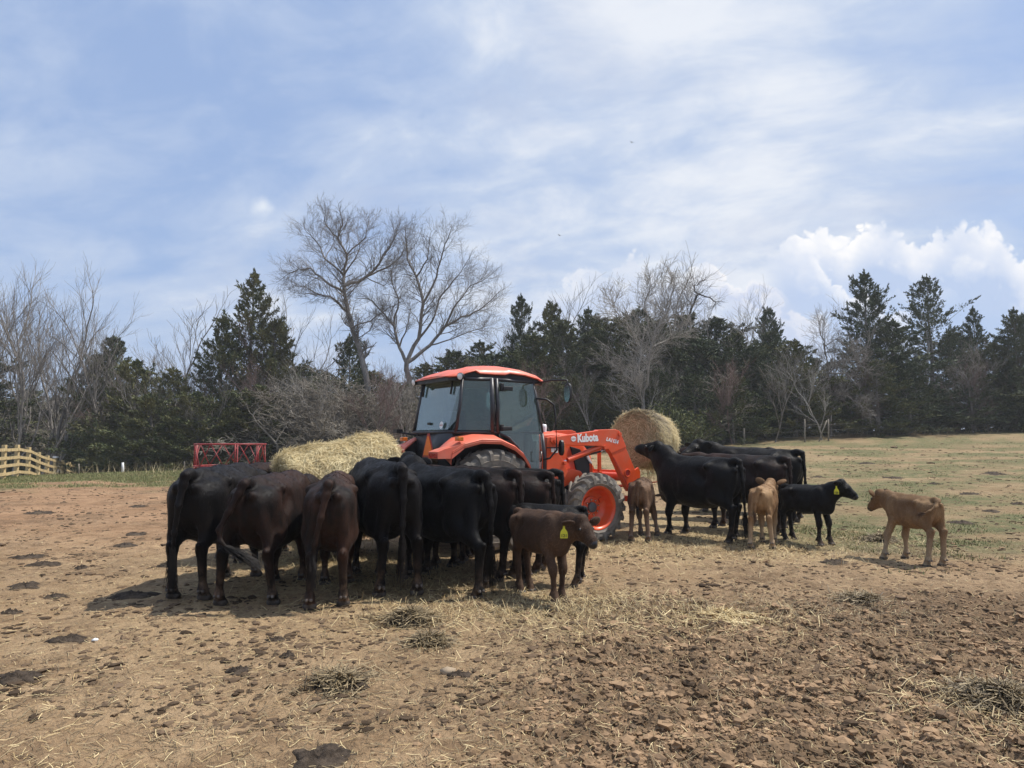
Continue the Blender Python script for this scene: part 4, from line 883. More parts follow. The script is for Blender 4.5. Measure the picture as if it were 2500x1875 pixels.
        b = MB(); b.tube([(1.56, s * .605, 1.262), (1.70, s * .605, 1.305)], .020, 10); b.build('piston_rod', M['chrome'], cy, True)
        b = MB(); b.tube([(2.72, s * .60, 1.70), (2.94, s * .60, 1.30), (3.06, s * .60, 1.09)], .036, 12); b.lathe([(.034, s * .55), (.034, s * .685), (.0001, s * .685)], 14, (2.71, 0, 1.72)); b.build('tilt_cylinder', M['orange'], t, auto=40)
        b = MB(); b.tube([(2.0, s * .585, 1.36), (2.25, s * .585, 1.41), (2.45, s * .585, 1.45)], .016, 8); b.build('hydraulic_pipe', M['iron'], t, True)
        b = MB(); b.tube([(2.36, s * .60, 1.435), (2.45, s * .60, 1.455), (2.50, s * .60, 1.50)], .012, 8); b.build('bent_pipe', M['chrome'], t, True)
        if s < 0:
            tx = text_mesh('boom_lettering', 'Kubota', .165, M['white'], arm, .008); tx.rotation_euler = (R(90), R(-3), 0); tx.location = (2.045, -.6665, 1.60)
            tx.scale = (.86, 1.05, 1)
            tx = text_mesh('model_lettering', 'LA1154', .082, M['white'], arm, .004, .15); tx.rotation_euler = (R(90), R(12), 0); tx.location = (2.545, -.6665, 1.585)
            d = MB(); d.lathe([(.0001, 0), (.052, 0)], 24, (0, 0, 0), 'y'); sk = d.build('boom_sticker', M['white'], arm); sk.location = (1.755, -.668, 1.64); sk.scale = (1, 1, .82)
            q = text_mesh('boom_sticker_print', 'KUBOTA', .022, M['hazard_rim'], arm, 0); q.rotation_euler = (R(90), 0, 0); q.location = (1.755, -.670, 1.632)
            d = MB(); d.box((1.36, -.648, 1.47), (.028, .002, .04)); d.box((1.43, -.648, 1.455), (.032, .002, .035)); d.build('warning_label', M['paper'], t)
    b = MB(); b.tube([(2.90, -.6, 1.0), (2.90, .6, 1.0)], .07, 14); b.build('torque_tube', M['orange'], t, auto=40)
    b = MB(); b.beam((2.52, -.40, 1.05), (2.52, .40, 1.05), .05, .09); b.beam((2.52, -.40, .86), (2.52, .40, .86), .05, .07)
    for y in (-.36, -.02, .36): b.beam((2.52, y, .70), (2.52, y, 1.46), .05, .05)
    b.beam((2.52, -.36, 1.44), (2.52, .36, 1.44), .05, .05); b.build('brush_guard', M['orange'], t, bevel=.006)
    b = MB(); b.beam((3.12, -.62, 1.05), (3.12, .62, 1.05), .07, .09); b.beam((3.12, -.62, .62), (3.12, .62, .62), .07, .09)
    for y in (-.60, .60, 0): b.beam((3.12, y, .60), (3.12, y, 1.10), .06, .05)
    for s in (-1, 1): b.prism([(2.95, .80), (3.02, 1.10), (3.14, 1.16), (3.18, 1.08), (3.16, .70), (3.05, .70)], s * .64, s * .60)
    b.tube([(3.12, 0, .80), (4.2, 0, .86)], [.03, .01], 8); b.build('bale_spear', M['orange'], t, bevel=.006)
    # handrail, mirrors, lights on the near front corner
    b = MB(); b.tube([(1.02, -.70, 2.26), (1.14, -.82, 2.24), (1.24, -.86, 2.16), (1.27, -.86, 1.95), (1.29, -.86, 1.47), (1.20, -.80, 1.34), (1.12, -.74, 1.32)], .016, 8); b.build('grab_rail', M['black_plastic'], t, True)
    for s in (-1, 1):
        b = MB(); b.tube([(1.05, s * .62, 2.50), (1.16, s * .92, 2.535), (1.27, s * 1.16, 2.525), (1.275, s * 1.18, 2.46)], .013, 8); ma = b.build('mirror_arm', M['black_plastic'], t, True)
        G = [[(1.275 + dx, s * 1.18 + s * .075 * math.cos(q) * k, 2.33 + .155 * math.copysign(abs(math.sin(q)) ** .6, math.sin(q)) * k) for q in np.linspace(0, 2 * math.pi, 20, endpoint=False)] for dx, k in ((-.022, .93), (-.015, 1.0), (.02, .95), (.035, .6), (.036, .01))]
        b = MB(); b.grid(G, True); mi = b.build('mirror', M['black_plastic'], t, auto=40); b = MB(); b.put(G[0], None, None); b.put([(1.252, s * 1.18, 2.33)], [[20, (i + 1) % 20, i] for i in range(20)]); b.F3[-1] -= 20; b.F3[-1] = np.array([[20, (i + 1) % 20, i] for i in range(20)]); b.build('mirror_glass', M['chrome'], mi)
        b = MB(); G = [[(1.42 + dx, s * .80 + s * .05 * math.cos(q) * k, 1.50 + .12 * math.copysign(abs(math.sin(q)) ** .7, math.sin(q)) * k) for q in np.linspace(0, 2 * math.pi, 16, endpoint=False)] for dx, k in ((-.035, .7), (-.02, 1), (.02, 1), (.03, .01))]; b.grid(G, True); b.beam((1.20, s * .72, 1.50), (1.42, s * .78, 1.50), .02, .02); sl = b.build('signal_light', M['black_plastic'], t, auto=40)
        b = MB(); b.box((1.455, s * .80, 1.50), (.012, .035, .07)); b.build('signal_lens', M['amber'], sl, bevel=.01)
    # ---- inside the cab
    b = MB(); b.box((.28, 0, 1.42), (.24, .24, .07)); b.build('seat', M['seat'], t, bevel=.04)
    b = MB(); b.box((.02, 0, 1.76), (.07, .23, .32), Matrix.Rotation(R(-10), 3, 'Y')); b.box((-.03, 0, 2.12), (.05, .13, .09)); b.build('seat_back', M['seat'], t, bevel=.04)
    b = MB(); th = np.linspace(0, 2 * math.pi, 25); b.tube([(.72 + .17 * math.cos(q) * .8, .19 * math.sin(q), 1.78 - .17 * math.cos(q) * .55) for q in th], .016, 6, False); b.tube([(.72, 0, 1.77), (.90, 0, 1.35)], .03, 8); b.tube([(.72, -.18, 1.78), (.72, .18, 1.78)], .012, 6); b.build('steering_wheel', M['black_plastic'], t, True)
    b = MB(); b.box((.95, 0, 1.50), (.12, .28, .24)); b.box((.35, -.48, 1.45), (.30, .12, .16)); b.box((.35, .48, 1.45), (.30, .12, .16)); b.box((.4, 0, 1.10), (.70, .56, .04)); b.build('console', M['black_plastic'], t, bevel=.03)
    pane('wall_notice', [(.98, -.655, 1.60), (1.08, -.66, 1.60), (1.07, -.65, 1.74), (.97, -.645, 1.74)], t, .003, 'paper')
    return t
TRACTOR = make_tractor()

# ------------------------------------------------------------------ hay bales
def bale(name, label, c, axis, rad, ln, seed, N, m_body, m_str, grey_top=False, sag=.0):
    rg = np.random.default_rng(seed); d = unit(axis); s = unit(np.cross((0, 0, 1), d)); u = np.cross(d, s)
    root = empty(name, c); tag(root, label, 'hay bale', 'round hay bales carried by the tractor')
    def surf(t, a):
        k = 1 + .06 * perlin(t * 2.2 + seed * 9.1, np.cos(a) * 1.5 + seed + np.sin(a) * 2.1, 70) * 1.6 + .035 * perlin(t * 6 + 3, a * 3, 71)
        up = np.clip(np.sin(a), 0, 1)
        return rad * k * (1 - sag * (1 - up) * .0) * (1 + sag * np.clip(t, -1, 1) * .5 * up)
    ts = np.linspace(-1, 1, 41); an = np.linspace(0, 2 * math.pi, 97)[:-1]; Tm, Am = np.meshgrid(ts, an, indexing='ij'); rr = surf(Tm, Am); 
    ce = lambda t: np.where(np.abs(t) > .90, np.sqrt(np.clip(1 - ((np.abs(t) - .90) / .10) ** 2 * .45, 0, 1)), 1)
    rr = rr * ce(Tm)
    G = Tm[..., None] * d * ln / 2 + rr[..., None] * (np.cos(Am)[..., None] * s + np.sin(Am)[..., None] * u)
    b = MB(); b.grid(G, True)
    for k, f in ((0, .08), (-1, -.08)):        # spiral end faces, slightly hollow
        R3 = [G[k]]
        for q in (.8, .6, .4, .2, .02): R3.append((G[k] - d * ln / 2 * ts[k]) * (q + .0) + d * (ln / 2 * ts[k] + f * (1 - q) * .6 + rg.normal(0, .008)))
        b.grid(R3 if k == -1 else R3[::-1], True)
    b.build('packed_core', M['hay_core'], root, True)
    def strands(n, mat_, sel, nm, wr=(.0016, .0038)):
        V = np.empty((n, 8, 3)); t = rg.uniform(-1, 1, n); a = rg.uniform(0, 2 * math.pi, n)
        if sel is not None: t, a = sel(n)
        for i in range(n):
            p0 = t[i]; a0 = a[i]; r0 = float(surf(np.array(p0), np.array(a0)) * ce(np.array(p0)))
            er = np.cos(a0) * s + np.sin(a0) * u; et = -np.sin(a0) * s + np.cos(a0) * u
            b0 = d * p0 * ln / 2 + er * (r0 - .01); q = rg.normal(0, 1.0); dr = et * math.cos(q) + d * math.sin(q); L = rg.uniform(.07, .24); lift = rg.uniform(-.02, .46) ** 1.0 * rg.uniform(0, 1)
            bend = rg.normal(0, .35); sd3 = np.cross(er, dr); w = rg.uniform(*wr)
            for j, f in enumerate((-.5, -.17, .17, .5)):
                p = b0 + dr * L * f + er * (lift * L * (f + .5) * 1.1 + .008 - .10 * L * (f * f) * 1.5) + sd3 * bend * L * (f * f) + np.array((0, 0, -.10 * L * max(0, f) ** 1.5))
                V[i, 2 * j] = p - sd3 * w; V[i, 2 * j + 1] = p + sd3 * w
        F = (np.array([[0, 1, 3, 2], [2, 3, 5, 4], [4, 5, 7, 6]])[None] + 8 * np.arange(n)[:, None, None]).reshape(-1, 4)
        o = mesh_np(nm, V.reshape(-1, 3), [F], M[mat_], root, False); tag(o, kind='stuff')
    strands(N, m_str, None, 'loose_hay')
    if grey_top: strands(int(N * .45), 'hay_grey', lambda n: (rg.uniform(-1, .15, n) , rg.normal(math.pi * .55, .55, n)), 'weathered_hay')
    # torn straws on the end faces, lying every way
    n = 5200; V = np.empty((n, 6, 3))
    for i in range(n):
        e = -1 if i % 2 else 1; q = math.sqrt(rg.uniform(0, 1)) * rad * 1.0; a0 = rg.uniform(0, 2 * math.pi); er = math.cos(a0) * s + math.sin(a0) * u; et = -math.sin(a0) * s + math.cos(a0) * u; g = rg.normal(0, .75); dr = et * math.cos(g) + er * math.sin(g); nn = d * e
        o0 = nn * (ln / 2 * 1.0 + rg.uniform(-.03, .035)) + er * q; L = rg.uniform(.06, .22); w = rg.uniform(.0016, .0038); sd3 = np.cross(nn, dr); lf = rg.uniform(0, .35) * rg.uniform(0, 1); bd = rg.normal(0, .4)
        for j, f in enumerate((-.5, 0, .5)):
            p = o0 + dr * L * f + nn * lf * L * (f + .5) + sd3 * bd * L * f * f + np.array((0, 0, -.12 * L * max(0, f))); V[i, 2 * j] = p - sd3 * w; V[i, 2 * j + 1] = p + sd3 * w
    o = mesh_np('end_straws', V.reshape(-1, 3), [(np.array([[0, 1, 3, 2], [2, 3, 5, 4]])[None] + 6 * np.arange(n)[:, None, None]).reshape(-1, 4)], M['hay'], root, False); tag(o, kind='stuff')
    # hanging wisps below
    w = MB()
    for _ in range(120):
        t0 = rg.uniform(-1, 1); a0 = rg.uniform(-2.6, -.4); er = np.cos(a0) * s + np.sin(a0) * u; p = d * t0 * ln / 2 + er * rad; L = rg.uniform(.1, .4)
        w.tube([p, p + er * .05 + np.array((rg.normal(0, .04), rg.normal(0, .04), -L * .5)), p + np.array((rg.normal(0, .08), rg.normal(0, .08), -L))], [.004, .0035, .002], 3, False)
    o = w.build('hanging_wisps', M['hay'], root); tag(o, kind='stuff')
    return root
ax = np.array((math.cos(R(32)), math.sin(R(32)), 0))
def tl(x, y, z): return Vector((-.86, 11.47, GZ(-.86, 11.47))) + Vector((x * ax[0] - y * ax[1], x * ax[1] + y * ax[0], z))
bale('hay_bale', 'pale loose round bale tilted on the spear behind the tractor', tl(-1.82, .02, .90), ax + np.array((0, 0, .20)), .69, 1.50, 3, 24000, 'hay_core', 'hay', False)
bale('hay_bale', 'round bale with grey weathered top on the loader spear, cattle eating it', Vector((2.50, 13.95, 1.55 + GZ(2.5, 13.9))), (math.cos(R(54)), math.sin(R(54)), -.06), .50, .78, 5, 18000, 'hay_core', 'hay', True)

# ------------------------------------------------------------------ red ring feeder
def feeder():
    c = at_px(497, 1000, 25.5); z0 = GZ(c.x, c.y); root = empty('hay_feeder', (c.x, c.y, z0)); tag(root, 'red tubular metal ring hay feeder standing beyond the cattle on the left', 'hay feeder')
    r = 1.16
    def ringm(name, z, rad):
        b = MB(); b.tube([(r * math.cos(q), r * math.sin(q), z) for q in np.linspace(0, 2 * math.pi, 49)], rad, 8, False); b.build(name, M['redpipe'], root, True)
    ringm('top_ring', 1.44, .025); ringm('middle_ring', .70, .025); ringm('lower_ring', .42, .028); ringm('bottom_ring', .04, .028)
    n = 8
    for k in range(n):
        a = 2 * math.pi * (k + .25) / n; a2 = 2 * math.pi * (k + .75) / n; a3 = 2 * math.pi * (k + 1.25) / n; P = lambda q, z: (r * math.cos(q), r * math.sin(q), z)
        b = MB(); b.tube([P(a, .70), P(a2, 1.44)], .017, 6); b.tube([P(a2, 1.44), P(a3, .70)], .017, 6); b.build('slant_bar', M['redpipe'], root, True)
        b = MB(); b.tube([P(a, .02), P(a, .70)], .023, 6); b.build('leg', M['redpipe'], root, True)
    for k in range(3):
        a = 2 * math.pi * k / 3 + R(178); b = MB(); b.tube([(r * math.cos(a), r * math.sin(a), .70), (r * math.cos(a), r * math.sin(a), 1.44)], .030, 6); b.tube([(r * math.cos(a + .06), r * math.sin(a + .06), .0), (r * math.cos(a + .06), r * math.sin(a + .06), 1.44)], .025, 6); b.build('joint_post', M['redpipe'], root, True)
feeder()

# ------------------------------------------------------------------ fences
def board_fence():
    root = empty('board_fence', (-21.2, 31.0, TZ(-21.2, 31))); tag(root, 'new yellowish four-board timber fence at the far left edge', 'fence')
    d = np.array((-.92, 2.2)) / 2.4; P = []
    o = np.array(root.location)
    for k in range(-2, 11):
        x, y = -21.2 + d[0] * 2.4 * k, 31.0 + d[1] * 2.4 * k; z = TZ(x, y); P.append((x, y, z))
    for i, (x, y, z) in enumerate(P):
        b = MB(); b.box((x - o[0], y - o[1], z - o[2] + .66), (.075, .075, .76)); b.build('post', M['wood'], root, bevel=.012)
        if i == 7:
            b = MB(); b.box((x - o[0], y - o[1], z - o[2] + 1.47), (.10, .10, .05)); b.build('white_cap', M['white_paint'], root)
    for i in range(len(P) - 1):
        for h in (.22, .55, .88, 1.22):
            a = np.array(P[i]) - o + np.array((-.09 * 0 + .09, .04, h)); c = np.array(P[i + 1]) - o + np.array((.09, .04, h)); b = MB(); b.beam(a + (0, 0, rnd.uniform(-.02, .02)), c, .03, .125); b.build('rail', M['wood'], root)
board_fence()
def wire_post(name, label, px, py_top, py_bot, D, r=.055, lean=0.0, mm='oldwood', grp='old posts of the wire fence along the trees'):
    p = at_px(px, py_bot, D); t = at_px(px + lean, py_top, D); z = TZ(p.x, D); root = empty(name, (p.x, D, z)); tag(root, label, 'fence post', grp)
    h = max(.5, t.z - z); q = MB(); q.tube([(0, 0, -.2), ((t.x - p.x) * .5 + .01, 0, h * .5), (t.x - p.x, 0, h)], [r * 1.1, r, r * .92], 8); q.build('shaft', M[mm], root, True)
    w = MB(); w.tube([(t.x - p.x - r * 1.2, 0, h * .82), (t.x - p.x + r * 1.2, 0, h * .82)], .012, 5); w.build('staple', M['iron'], root)
    return Vector((t.x, D, z + h))
tops = [wire_post('fence_post', 'pale short post with white top left of the red feeder', 265, 1004, 1022, 36.5, .06, 0, 'white_paint'),
        wire_post('fence_post', 'thin pale stake between the board fence and the short white post', 170, 1007, 1027, 35, .03),
        wire_post('fence_post', 'thin dark stake just left of the red feeder', 398, 1006, 1022, 37.5, .03)]
tops2 = [wire_post('fence_post', 'upright pale post at the wood edge right of the cattle', 1738, 905, 948, 40.5, .045),
         wire_post('fence_post', 'corner post braced by a slanting pole at the wood edge', 1789, 905, 944, 41, .045),
         wire_post('brace_pole', 'slanting brace pole leaning on the corner post', 1766, 908, 945, 40.8, .035, 20),
         wire_post('fence_post', 'low post at the wood edge above the cow backs', 1607, 925, 955, 41, .06)]
def wires(label, pts):
    root = empty('wire_strands', (0, 0, 0)); tag(root, label, 'wire fence')
    for k in (.25, .5, .75):
        b = MB(); P = [(q.x, q.y, TZ(q.x, q.y) + (q.z - TZ(q.x, q.y)) * k) for q in pts]; b.tube(P, .006, 4); b.build('wire', M['iron'], root)
wires('slack wires running along the wood edge right of the cattle', [tops2[3], tops2[0], tops2[1], Vector((26, 47, TZ(26, 47) + 1.1))])
def white_fence():
    root = empty('white_fence', (-95, 165, TZ(-95, 165))); tag(root, 'long white fence on the far hill behind the bare trees', 'fence'); o = root.location
    xs = np.arange(-150, -62, 4.0)
    for x in xs:
        b = MB(); b.box((x - o.x, 0, TZ(x, 165) - o.z + .8), (.12, .12, .9)); b.build('post', M['white_paint'], root)
    for h in (.5, 1.0, 1.5):
        b = MB()
        for x in xs[:-1]: b.beam((x - o.x, 0, TZ(x, 165) - o.z + h), (x + 4 - o.x, 0, TZ(x + 4, 165) - o.z + h), .08, .22)
        b.build('rail', M['white_paint'], root)
white_fence()

# ------------------------------------------------------------------ trees
def bare_tree_mesh(seed, H, trunk_r, lean=0.0, fork=.35, spread=.55, levels=5, density=1.0, gnarl=.16, upness=.35, limbs=None, tipw=.009, first=None):
    """returns (trunk MB, twig MB). limbs: optional list of (points, r0, r1) main limbs"""
    rg = random.Random(seed); wood = MB(); twig = MB()
    def grow(p, d, L, r, lev):
        n = 5 if lev < 2 else (4 if lev < 4 else 3)
        pts = [np.array(p, float)]; dd = np.array(d, float)
        for i in range(n):
            dd = unit(dd + np.array((rg.gauss(0, gnarl), rg.gauss(0, gnarl), rg.gauss(0, gnarl * .7) + upness * .12 * (1 if lev > 0 else .3)))); pts.append(pts[-1] + dd * L / n)
        r1 = max(tipw * .6, r * (.55 if lev < levels - 1 else .35)); rad = np.linspace(r, r1, n + 1)
        (wood if lev <= 1 else twig).tube(pts, rad, 7 if lev < 1 else (5 if lev < 3 else 3), False)
        if lev >= levels - 1: return
        kids = int(round((3 + rg.random() * 2.2) * density)) if lev > 0 else int(round((4 + rg.random() * 2) * density))
        for k in range(kids):
            f = (.30 if lev > 0 else fork) + (1 - (.30 if lev > 0 else fork)) * (k + rg.random() * .9) / kids; f = min(f, .99); i = f * n; j = min(int(i), n - 1); q = pts[j] + (pts[j + 1] - pts[j]) * (i - j)
            t = unit(pts[j + 1] - pts[j]); a = rg.random() * 2 * math.pi; s = unit(np.cross(t, (rg.gauss(0, 1), rg.gauss(0, 1), rg.gauss(0, 1))))
            ang = spread * (.7 + .6 * rg.random()); nd = unit(t * math.cos(ang) + s * math.sin(ang) + np.array((0, 0, upness * .35)))
            grow(q, nd, L * (.50 + .28 * rg.random()) * (1.05 - .25 * f), max(tipw, (r + (r1 - r) * f) * (.50 + .2 * rg.random())), lev + 1)
        grow(pts[-1], dd, L * .62, r1, lev + 1)
    if limbs:
        for P, r0, r1, lev in limbs:
            P = [np.array(q, float) for q in P]; Q = []
            for i in range(len(P) - 1):
                for f in np.linspace(0, 1, 4)[:-1]: Q.append(P[i] + (P[i + 1] - P[i]) * f + np.array([rg.gauss(0, .05) for _ in range(3)]) * (0 if f == 0 else 1))
            Q.append(P[-1]); rad = np.linspace(r0, r1, len(Q)); wood.tube(Q, rad, 8, False)
            Ltot = sum(np.linalg.norm(P[i + 1] - P[i]) for i in range(len(P) - 1))
            if lev is None: continue
            kids = int(len(Q) * 2.7 * density)
            for k in range(kids):
                f = .25 + .75 * (k + rg.random()) / kids; i = f * (len(Q) - 1); j = min(int(i), len(Q) - 2); q = Q[j] + (Q[j + 1] - Q[j]) * (i - j); t = unit(Q[j + 1] - Q[j])
                s = unit(np.cross(t, (rg.gauss(0, 1), rg.gauss(0, 1), rg.gauss(0, 1)))); ang = spread * (.7 + .7 * rg.random())
                grow(q, unit(t * math.cos(ang) + s * math.sin(ang) + np.array((0, 0, upness * .3))), (.6 + rg.random() * 1.0) * min(1.0, .35 + Ltot / 9), max(tipw, (r0 + (r1 - r0) * f) * .34), lev)
            grow(Q[-1], unit(Q[-1] - Q[-2]), .8, r1, lev)
    else:
        grow((0, 0, -.2), unit((lean, 0, 1)), H * (first or .62), trunk_r, 0)
    return wood, twig

def tri_cloud(C, size, rg, up=.3, stretch=1.9):
    """leaf-sized sprays at the points C, one triangle each"""
    n = len(C); d = rg.normal(0, 1, (n, 3)); d[:, 2] += up; d /= np.linalg.norm(d, axis=1)[:, None]; e = np.cross(d, rg.normal(0, 1, (n, 3))); e /= np.linalg.norm(e, axis=1)[:, None]
    s = (size * rg.uniform(.6, 1.4, n))[:, None]; return np.stack([C - d * s * .5 * stretch * .5 - e * s * .33, C - d * s * .5 * stretch * .5 + e * s * .33, C + d * s * stretch * .5], 1).reshape(-1, 3)
def spray(C, D, size, rg):
    """leaf sprays at C pointing roughly along D"""
    n = len(C); d = D + rg.normal(0, .55, (n, 3)); d /= np.linalg.norm(d, axis=1)[:, None]; e = np.cross(d, rg.normal(0, 1, (n, 3))); e /= np.linalg.norm(e, axis=1)[:, None]; s = (size * rg.uniform(.5, 1.5, n))[:, None]
    return np.stack([C - e * s * .26, C + e * s * .26, C + d * s * 1.25], 1).reshape(-1, 3)
def cedar_mesh(seed, H, Rb, sparse=0.0, bare=0.0, skirt=1.0, size=.115):
    """eastern red cedar: wood, foliage. bare = bare trunk height share"""
    rg = np.random.default_rng(seed); wood = MB(); pts = [np.array((0, 0, -.3))]; x = np.zeros(3)
    for z in np.linspace(0, H * .97, 9)[1:]: x = x + rg.normal(0, .03 * H / 9, 3); pts.append(np.array((x[0], x[1], z)))
    rad = np.linspace(.018 * H, .012, len(pts)); wood.tube(pts, rad, 7, False)
    zz = [q[2] for q in pts]; cen = lambda z: np.array((np.interp(z, zz, [q[0] for q in pts]), np.interp(z, zz, [q[1] for q in pts]), z))
    C = []; Dv = []; n = int(15 * H * (1 - .45 * sparse)); jag = rg.uniform(0, 9, 3)
    def foliage(p0, p1, m, sp):
        t = rg.beta(2.0, 1.1, m); P = p0 + (p1 - p0) * t[:, None] + rg.normal(0, 1, (m, 3)) * (sp * (1.05 - .8 * t))[:, None]; C.append(P); Dv.append(np.repeat((unit(p1 - p0) + np.array((0, 0, .55)))[None], m, 0))
    for i in range(n):
        f = bare + (1 - bare) * ((i + rg.random()) / n) ** .95; z = f * H; a = i * 2.4 + rg.normal(0, .35)
        lob = 1 + .55 * float(perlin(np.array([f * 5.5 + jag[0]]), np.array([math.cos(a) * .9 + math.sin(a) * 1.3 + jag[1]]), 88)[0]) * 1.6
        prof = (1 - f) ** .74 * (.82 + .18 * min(1, f / .15)) + .025
        L = Rb * 1.38 * prof * lob * rg.uniform(.60, 1.12) + .10; el = -.12 + .85 * f + rg.normal(0, .16)
        d = np.array((math.cos(a) * math.cos(el), math.sin(a) * math.cos(el), math.sin(el))); p0 = cen(z); tip = p0 + d * L + np.array((0, 0, .16 * L)); mid = p0 + d * L * .5 - np.array((0, 0, .04 * L))
        wood.tube([p0, mid, tip], [.010 + .006 * L, .008 + .003 * L, .004], 3, False)
        foliage(p0 + d * L * .12, tip, int((24 + 44 * L) * (1 - .55 * sparse)), .06 + .075 * L)
        for q in range(int(1 + 2.6 * L)):                     # side shoots give the ragged, pointed outline
            t = rg.uniform(.35, 1.0); b = p0 + (tip - p0) * t; sd_ = unit(d * .7 + rg.normal(0, .55, 3) + np.array((0, 0, .45))); l2 = rg.uniform(.25, .62) * min(1.0, .35 + .4 * L); foliage(b, b + sd_ * l2, int(19 * (1 - .45 * sparse)) + 3, .06)
    top = cen(H * .95); q = 60; foliage(top, top + np.array((0, 0, .09 * H)), 60, .07)
    return wood, spray(np.vstack(C), np.vstack(Dv), size, rg)
def emit(wood, V, name_w='trunk', name_c='crown', bark='bark_grey', leaf='cedar'):
    Vw = np.vstack(wood.V); fs = ([np.vstack(wood.F3)] if wood.F3 else []) + [np.vstack(wood.F4)]
    a = mesh_np(name_w, Vw, fs, M[bark], None, True); b = mesh_np(name_c, V, [np.arange(len(V)).reshape(-1, 3)], M[leaf], None, False) if isinstance(V, np.ndarray) else mesh_np(name_c, np.vstack(V.V), [np.vstack(V.F4)], M[leaf], None, True)
    return a, b
PROTO = {}
def proto(key, fn):
    if key not in PROTO: PROTO[key] = [fn(), False]
    return PROTO[key]
def plant(key, fn, name, label, cat, group, loc, sc=1.0, rz=0.0, swap=None, sxy=1.0):
    pr = proto(key, fn); root = empty(name, loc, rz); root.scale = (sc * sxy, sc * sxy, sc); tag(root, label, cat, group)
    for o in pr[0]:
        c = o if not pr[1] else o.copy()
        if pr[1]: COL.objects.link(c)
        c.parent = root
    pr[1] = True
    return root

CED = [(1, 12.0, 2.7, .0, .0), (2, 11.0, 2.3, .05, .0), (3, 9.0, 2.4, .0, .0), (4, 8.0, 1.9, .0, .02), (5, 12.0, 3.3, .62, .24), (6, 12.5, 2.9, .25, .05), (7, 7.0, 2.2, .0, .0)]
def ced(k, leaf='cedar'):
    sd_, H, Rb, sp_, ba = CED[k]; return lambda: emit(*cedar_mesh(sd_, H, Rb, sp_, ba), leaf=leaf)
G1 = 'cedars along the wood edge'; G2 = 'bare trees along the wood edge'
def cedar(px, top, D, k, label, wide=1.0, group=G1, name='cedar_tree', leaf='cedar', rz=None):
    p = at_px(px, top, D); z0 = TZ(p.x, D); H = CED[k][1]; h = max(1.5, p.z - z0); sc = h / (H * 1.0)
    return plant(('c', k, leaf), ced(k, leaf), name, label, 'cedar', group, (p.x, D, z0 - .05), sc, rnd.uniform(0, 6.28) if rz is None else rz, sxy=wide)
def make_cedars():
    B = 'cedar_blue'
    # the ones one can pick out against the sky
    cedar(540, 596, 47, 5, 'tall ragged cedar with gaps at the left of the big bare trees', 1.0)
    cedar(1868, 596, 49, 0, 'tallest dark cedar on the right, broad full cone', 1.08, leaf=B)
    cedar(2005, 604, 51, 4, 'see-through cedar with a pale forked trunk on the right', 1.15, leaf=B)
    cedar(2108, 668, 50, 5, 'thin-topped cedar second from the right edge', .95, leaf=B)
    cedar(2186, 672, 47, 1, 'pointed cedar at the right edge of the picture', 1.0, leaf=B)
    cedar(1124, 644, 51, 1, 'narrow spired cedar just right of the big bare trees', .8, leaf=B)
    cedar(1188, 664, 53, 3, 'second spired cedar right of the narrow one above the cab roof', 1.0)
    cedar(1268, 672, 51, 1, 'double-topped cedar above the front of the tractor', .95, leaf=B)
    cedar(1655, 674, 52, 3, 'thin lone cedar spire between the pale bare trees and the tallest dark cedar', .9, leaf=B)
    cedar(760, 732, 52, 2, 'rounded cedar behind the trunk of the leaning bare tree', 1.0)
    cedar(250, 738, 50, 3, 'small double-pointed cedar at the edge of the left bare trees', 1.1)
    cedar(222, 772, 51, 6, 'low bushy cedar left of the small double-pointed one', 1.0)
    cedar(300, 786, 44, 6, 'broad low cedar above the short white post', 1.25)
    cedar(372, 800, 43, 2, 'dull green cedar between the short white post and red feeder', 1.25)
    cedar(478, 690, 45, 0, 'dense cedar standing right behind the red feeder', 1.05)
    cedar(600, 700, 46, 2, 'olive cedar right of the tall ragged one', 1.15)
    # the closed wall of cedars behind the herd
    fill = [(430, 850, 41, 6), (655, 790, 49, 2), (700, 815, 45, 6), (805, 800, 50, 2), (850, 830, 46, 6), (915, 790, 54, 2), (975, 770, 54, 3), (1035, 745, 56, 0), (1075, 790, 47, 6), (1150, 740, 47, 0), (1215, 720, 49, 2), (1300, 700, 53, 0),
            (1335, 712, 49, 2), (1385, 690, 54, 0), (1425, 720, 48, 2), (1470, 700, 53, 0), (1505, 740, 47, 6), (1545, 715, 51, 2), (1590, 735, 48, 0), (1625, 770, 45, 2), (1670, 740, 48, 0), (1710, 760, 45, 2), (1755, 800, 50, 6), (1500, 830, 42, 6), (1580, 830, 42, 6), (1650, 825, 46, 6), (1715, 835, 47, 6),
            (1340, 830, 43, 6), (1250, 830, 43, 6), (1420, 820, 42.5, 2), (1180, 835, 44, 6), (1920, 720, 48, 2), (1960, 800, 46, 6), (2060, 740, 52, 2), (2150, 760, 47, 2), (2230, 700, 48, 0), (2300, 720, 47, 2), (2380, 690, 50, 0), (1830, 840, 49, 6), (1895, 800, 45, 2), (330, 850, 41, 6), (285, 860, 45, 6), (560, 840, 42, 6), (500, 850, 42, 2), (620, 860, 44, 6), (760, 860, 47, 6), (920, 860, 49, 6), (1000, 850, 48, 6), (-60, 760, 50, 2), (60, 850, 60, 3), (130, 860, 58, 6), (-140, 700, 52, 0),
            (2100, 830, 46, 6), (2190, 820, 46, 6), (1780, 830, 50, 2), (2020, 850, 55, 6)]
    for i, (px, top, D, k) in enumerate(fill):
        lab, grp = (('dense dark cedar in the closed wall of trees behind the cattle', 'cedars of the closed wall of trees') if px > 1060 else ('olive-green bushy cedar low in the tangle left of the tractor', 'bushy cedars left of the tractor'))
        cedar(px, top + rnd.uniform(-6, 6) - (16 if px > 1060 else 0), D, k, lab, rnd.uniform(1.6, 2.1), grp, leaf=B if px > 1060 and i % 3 else 'cedar')
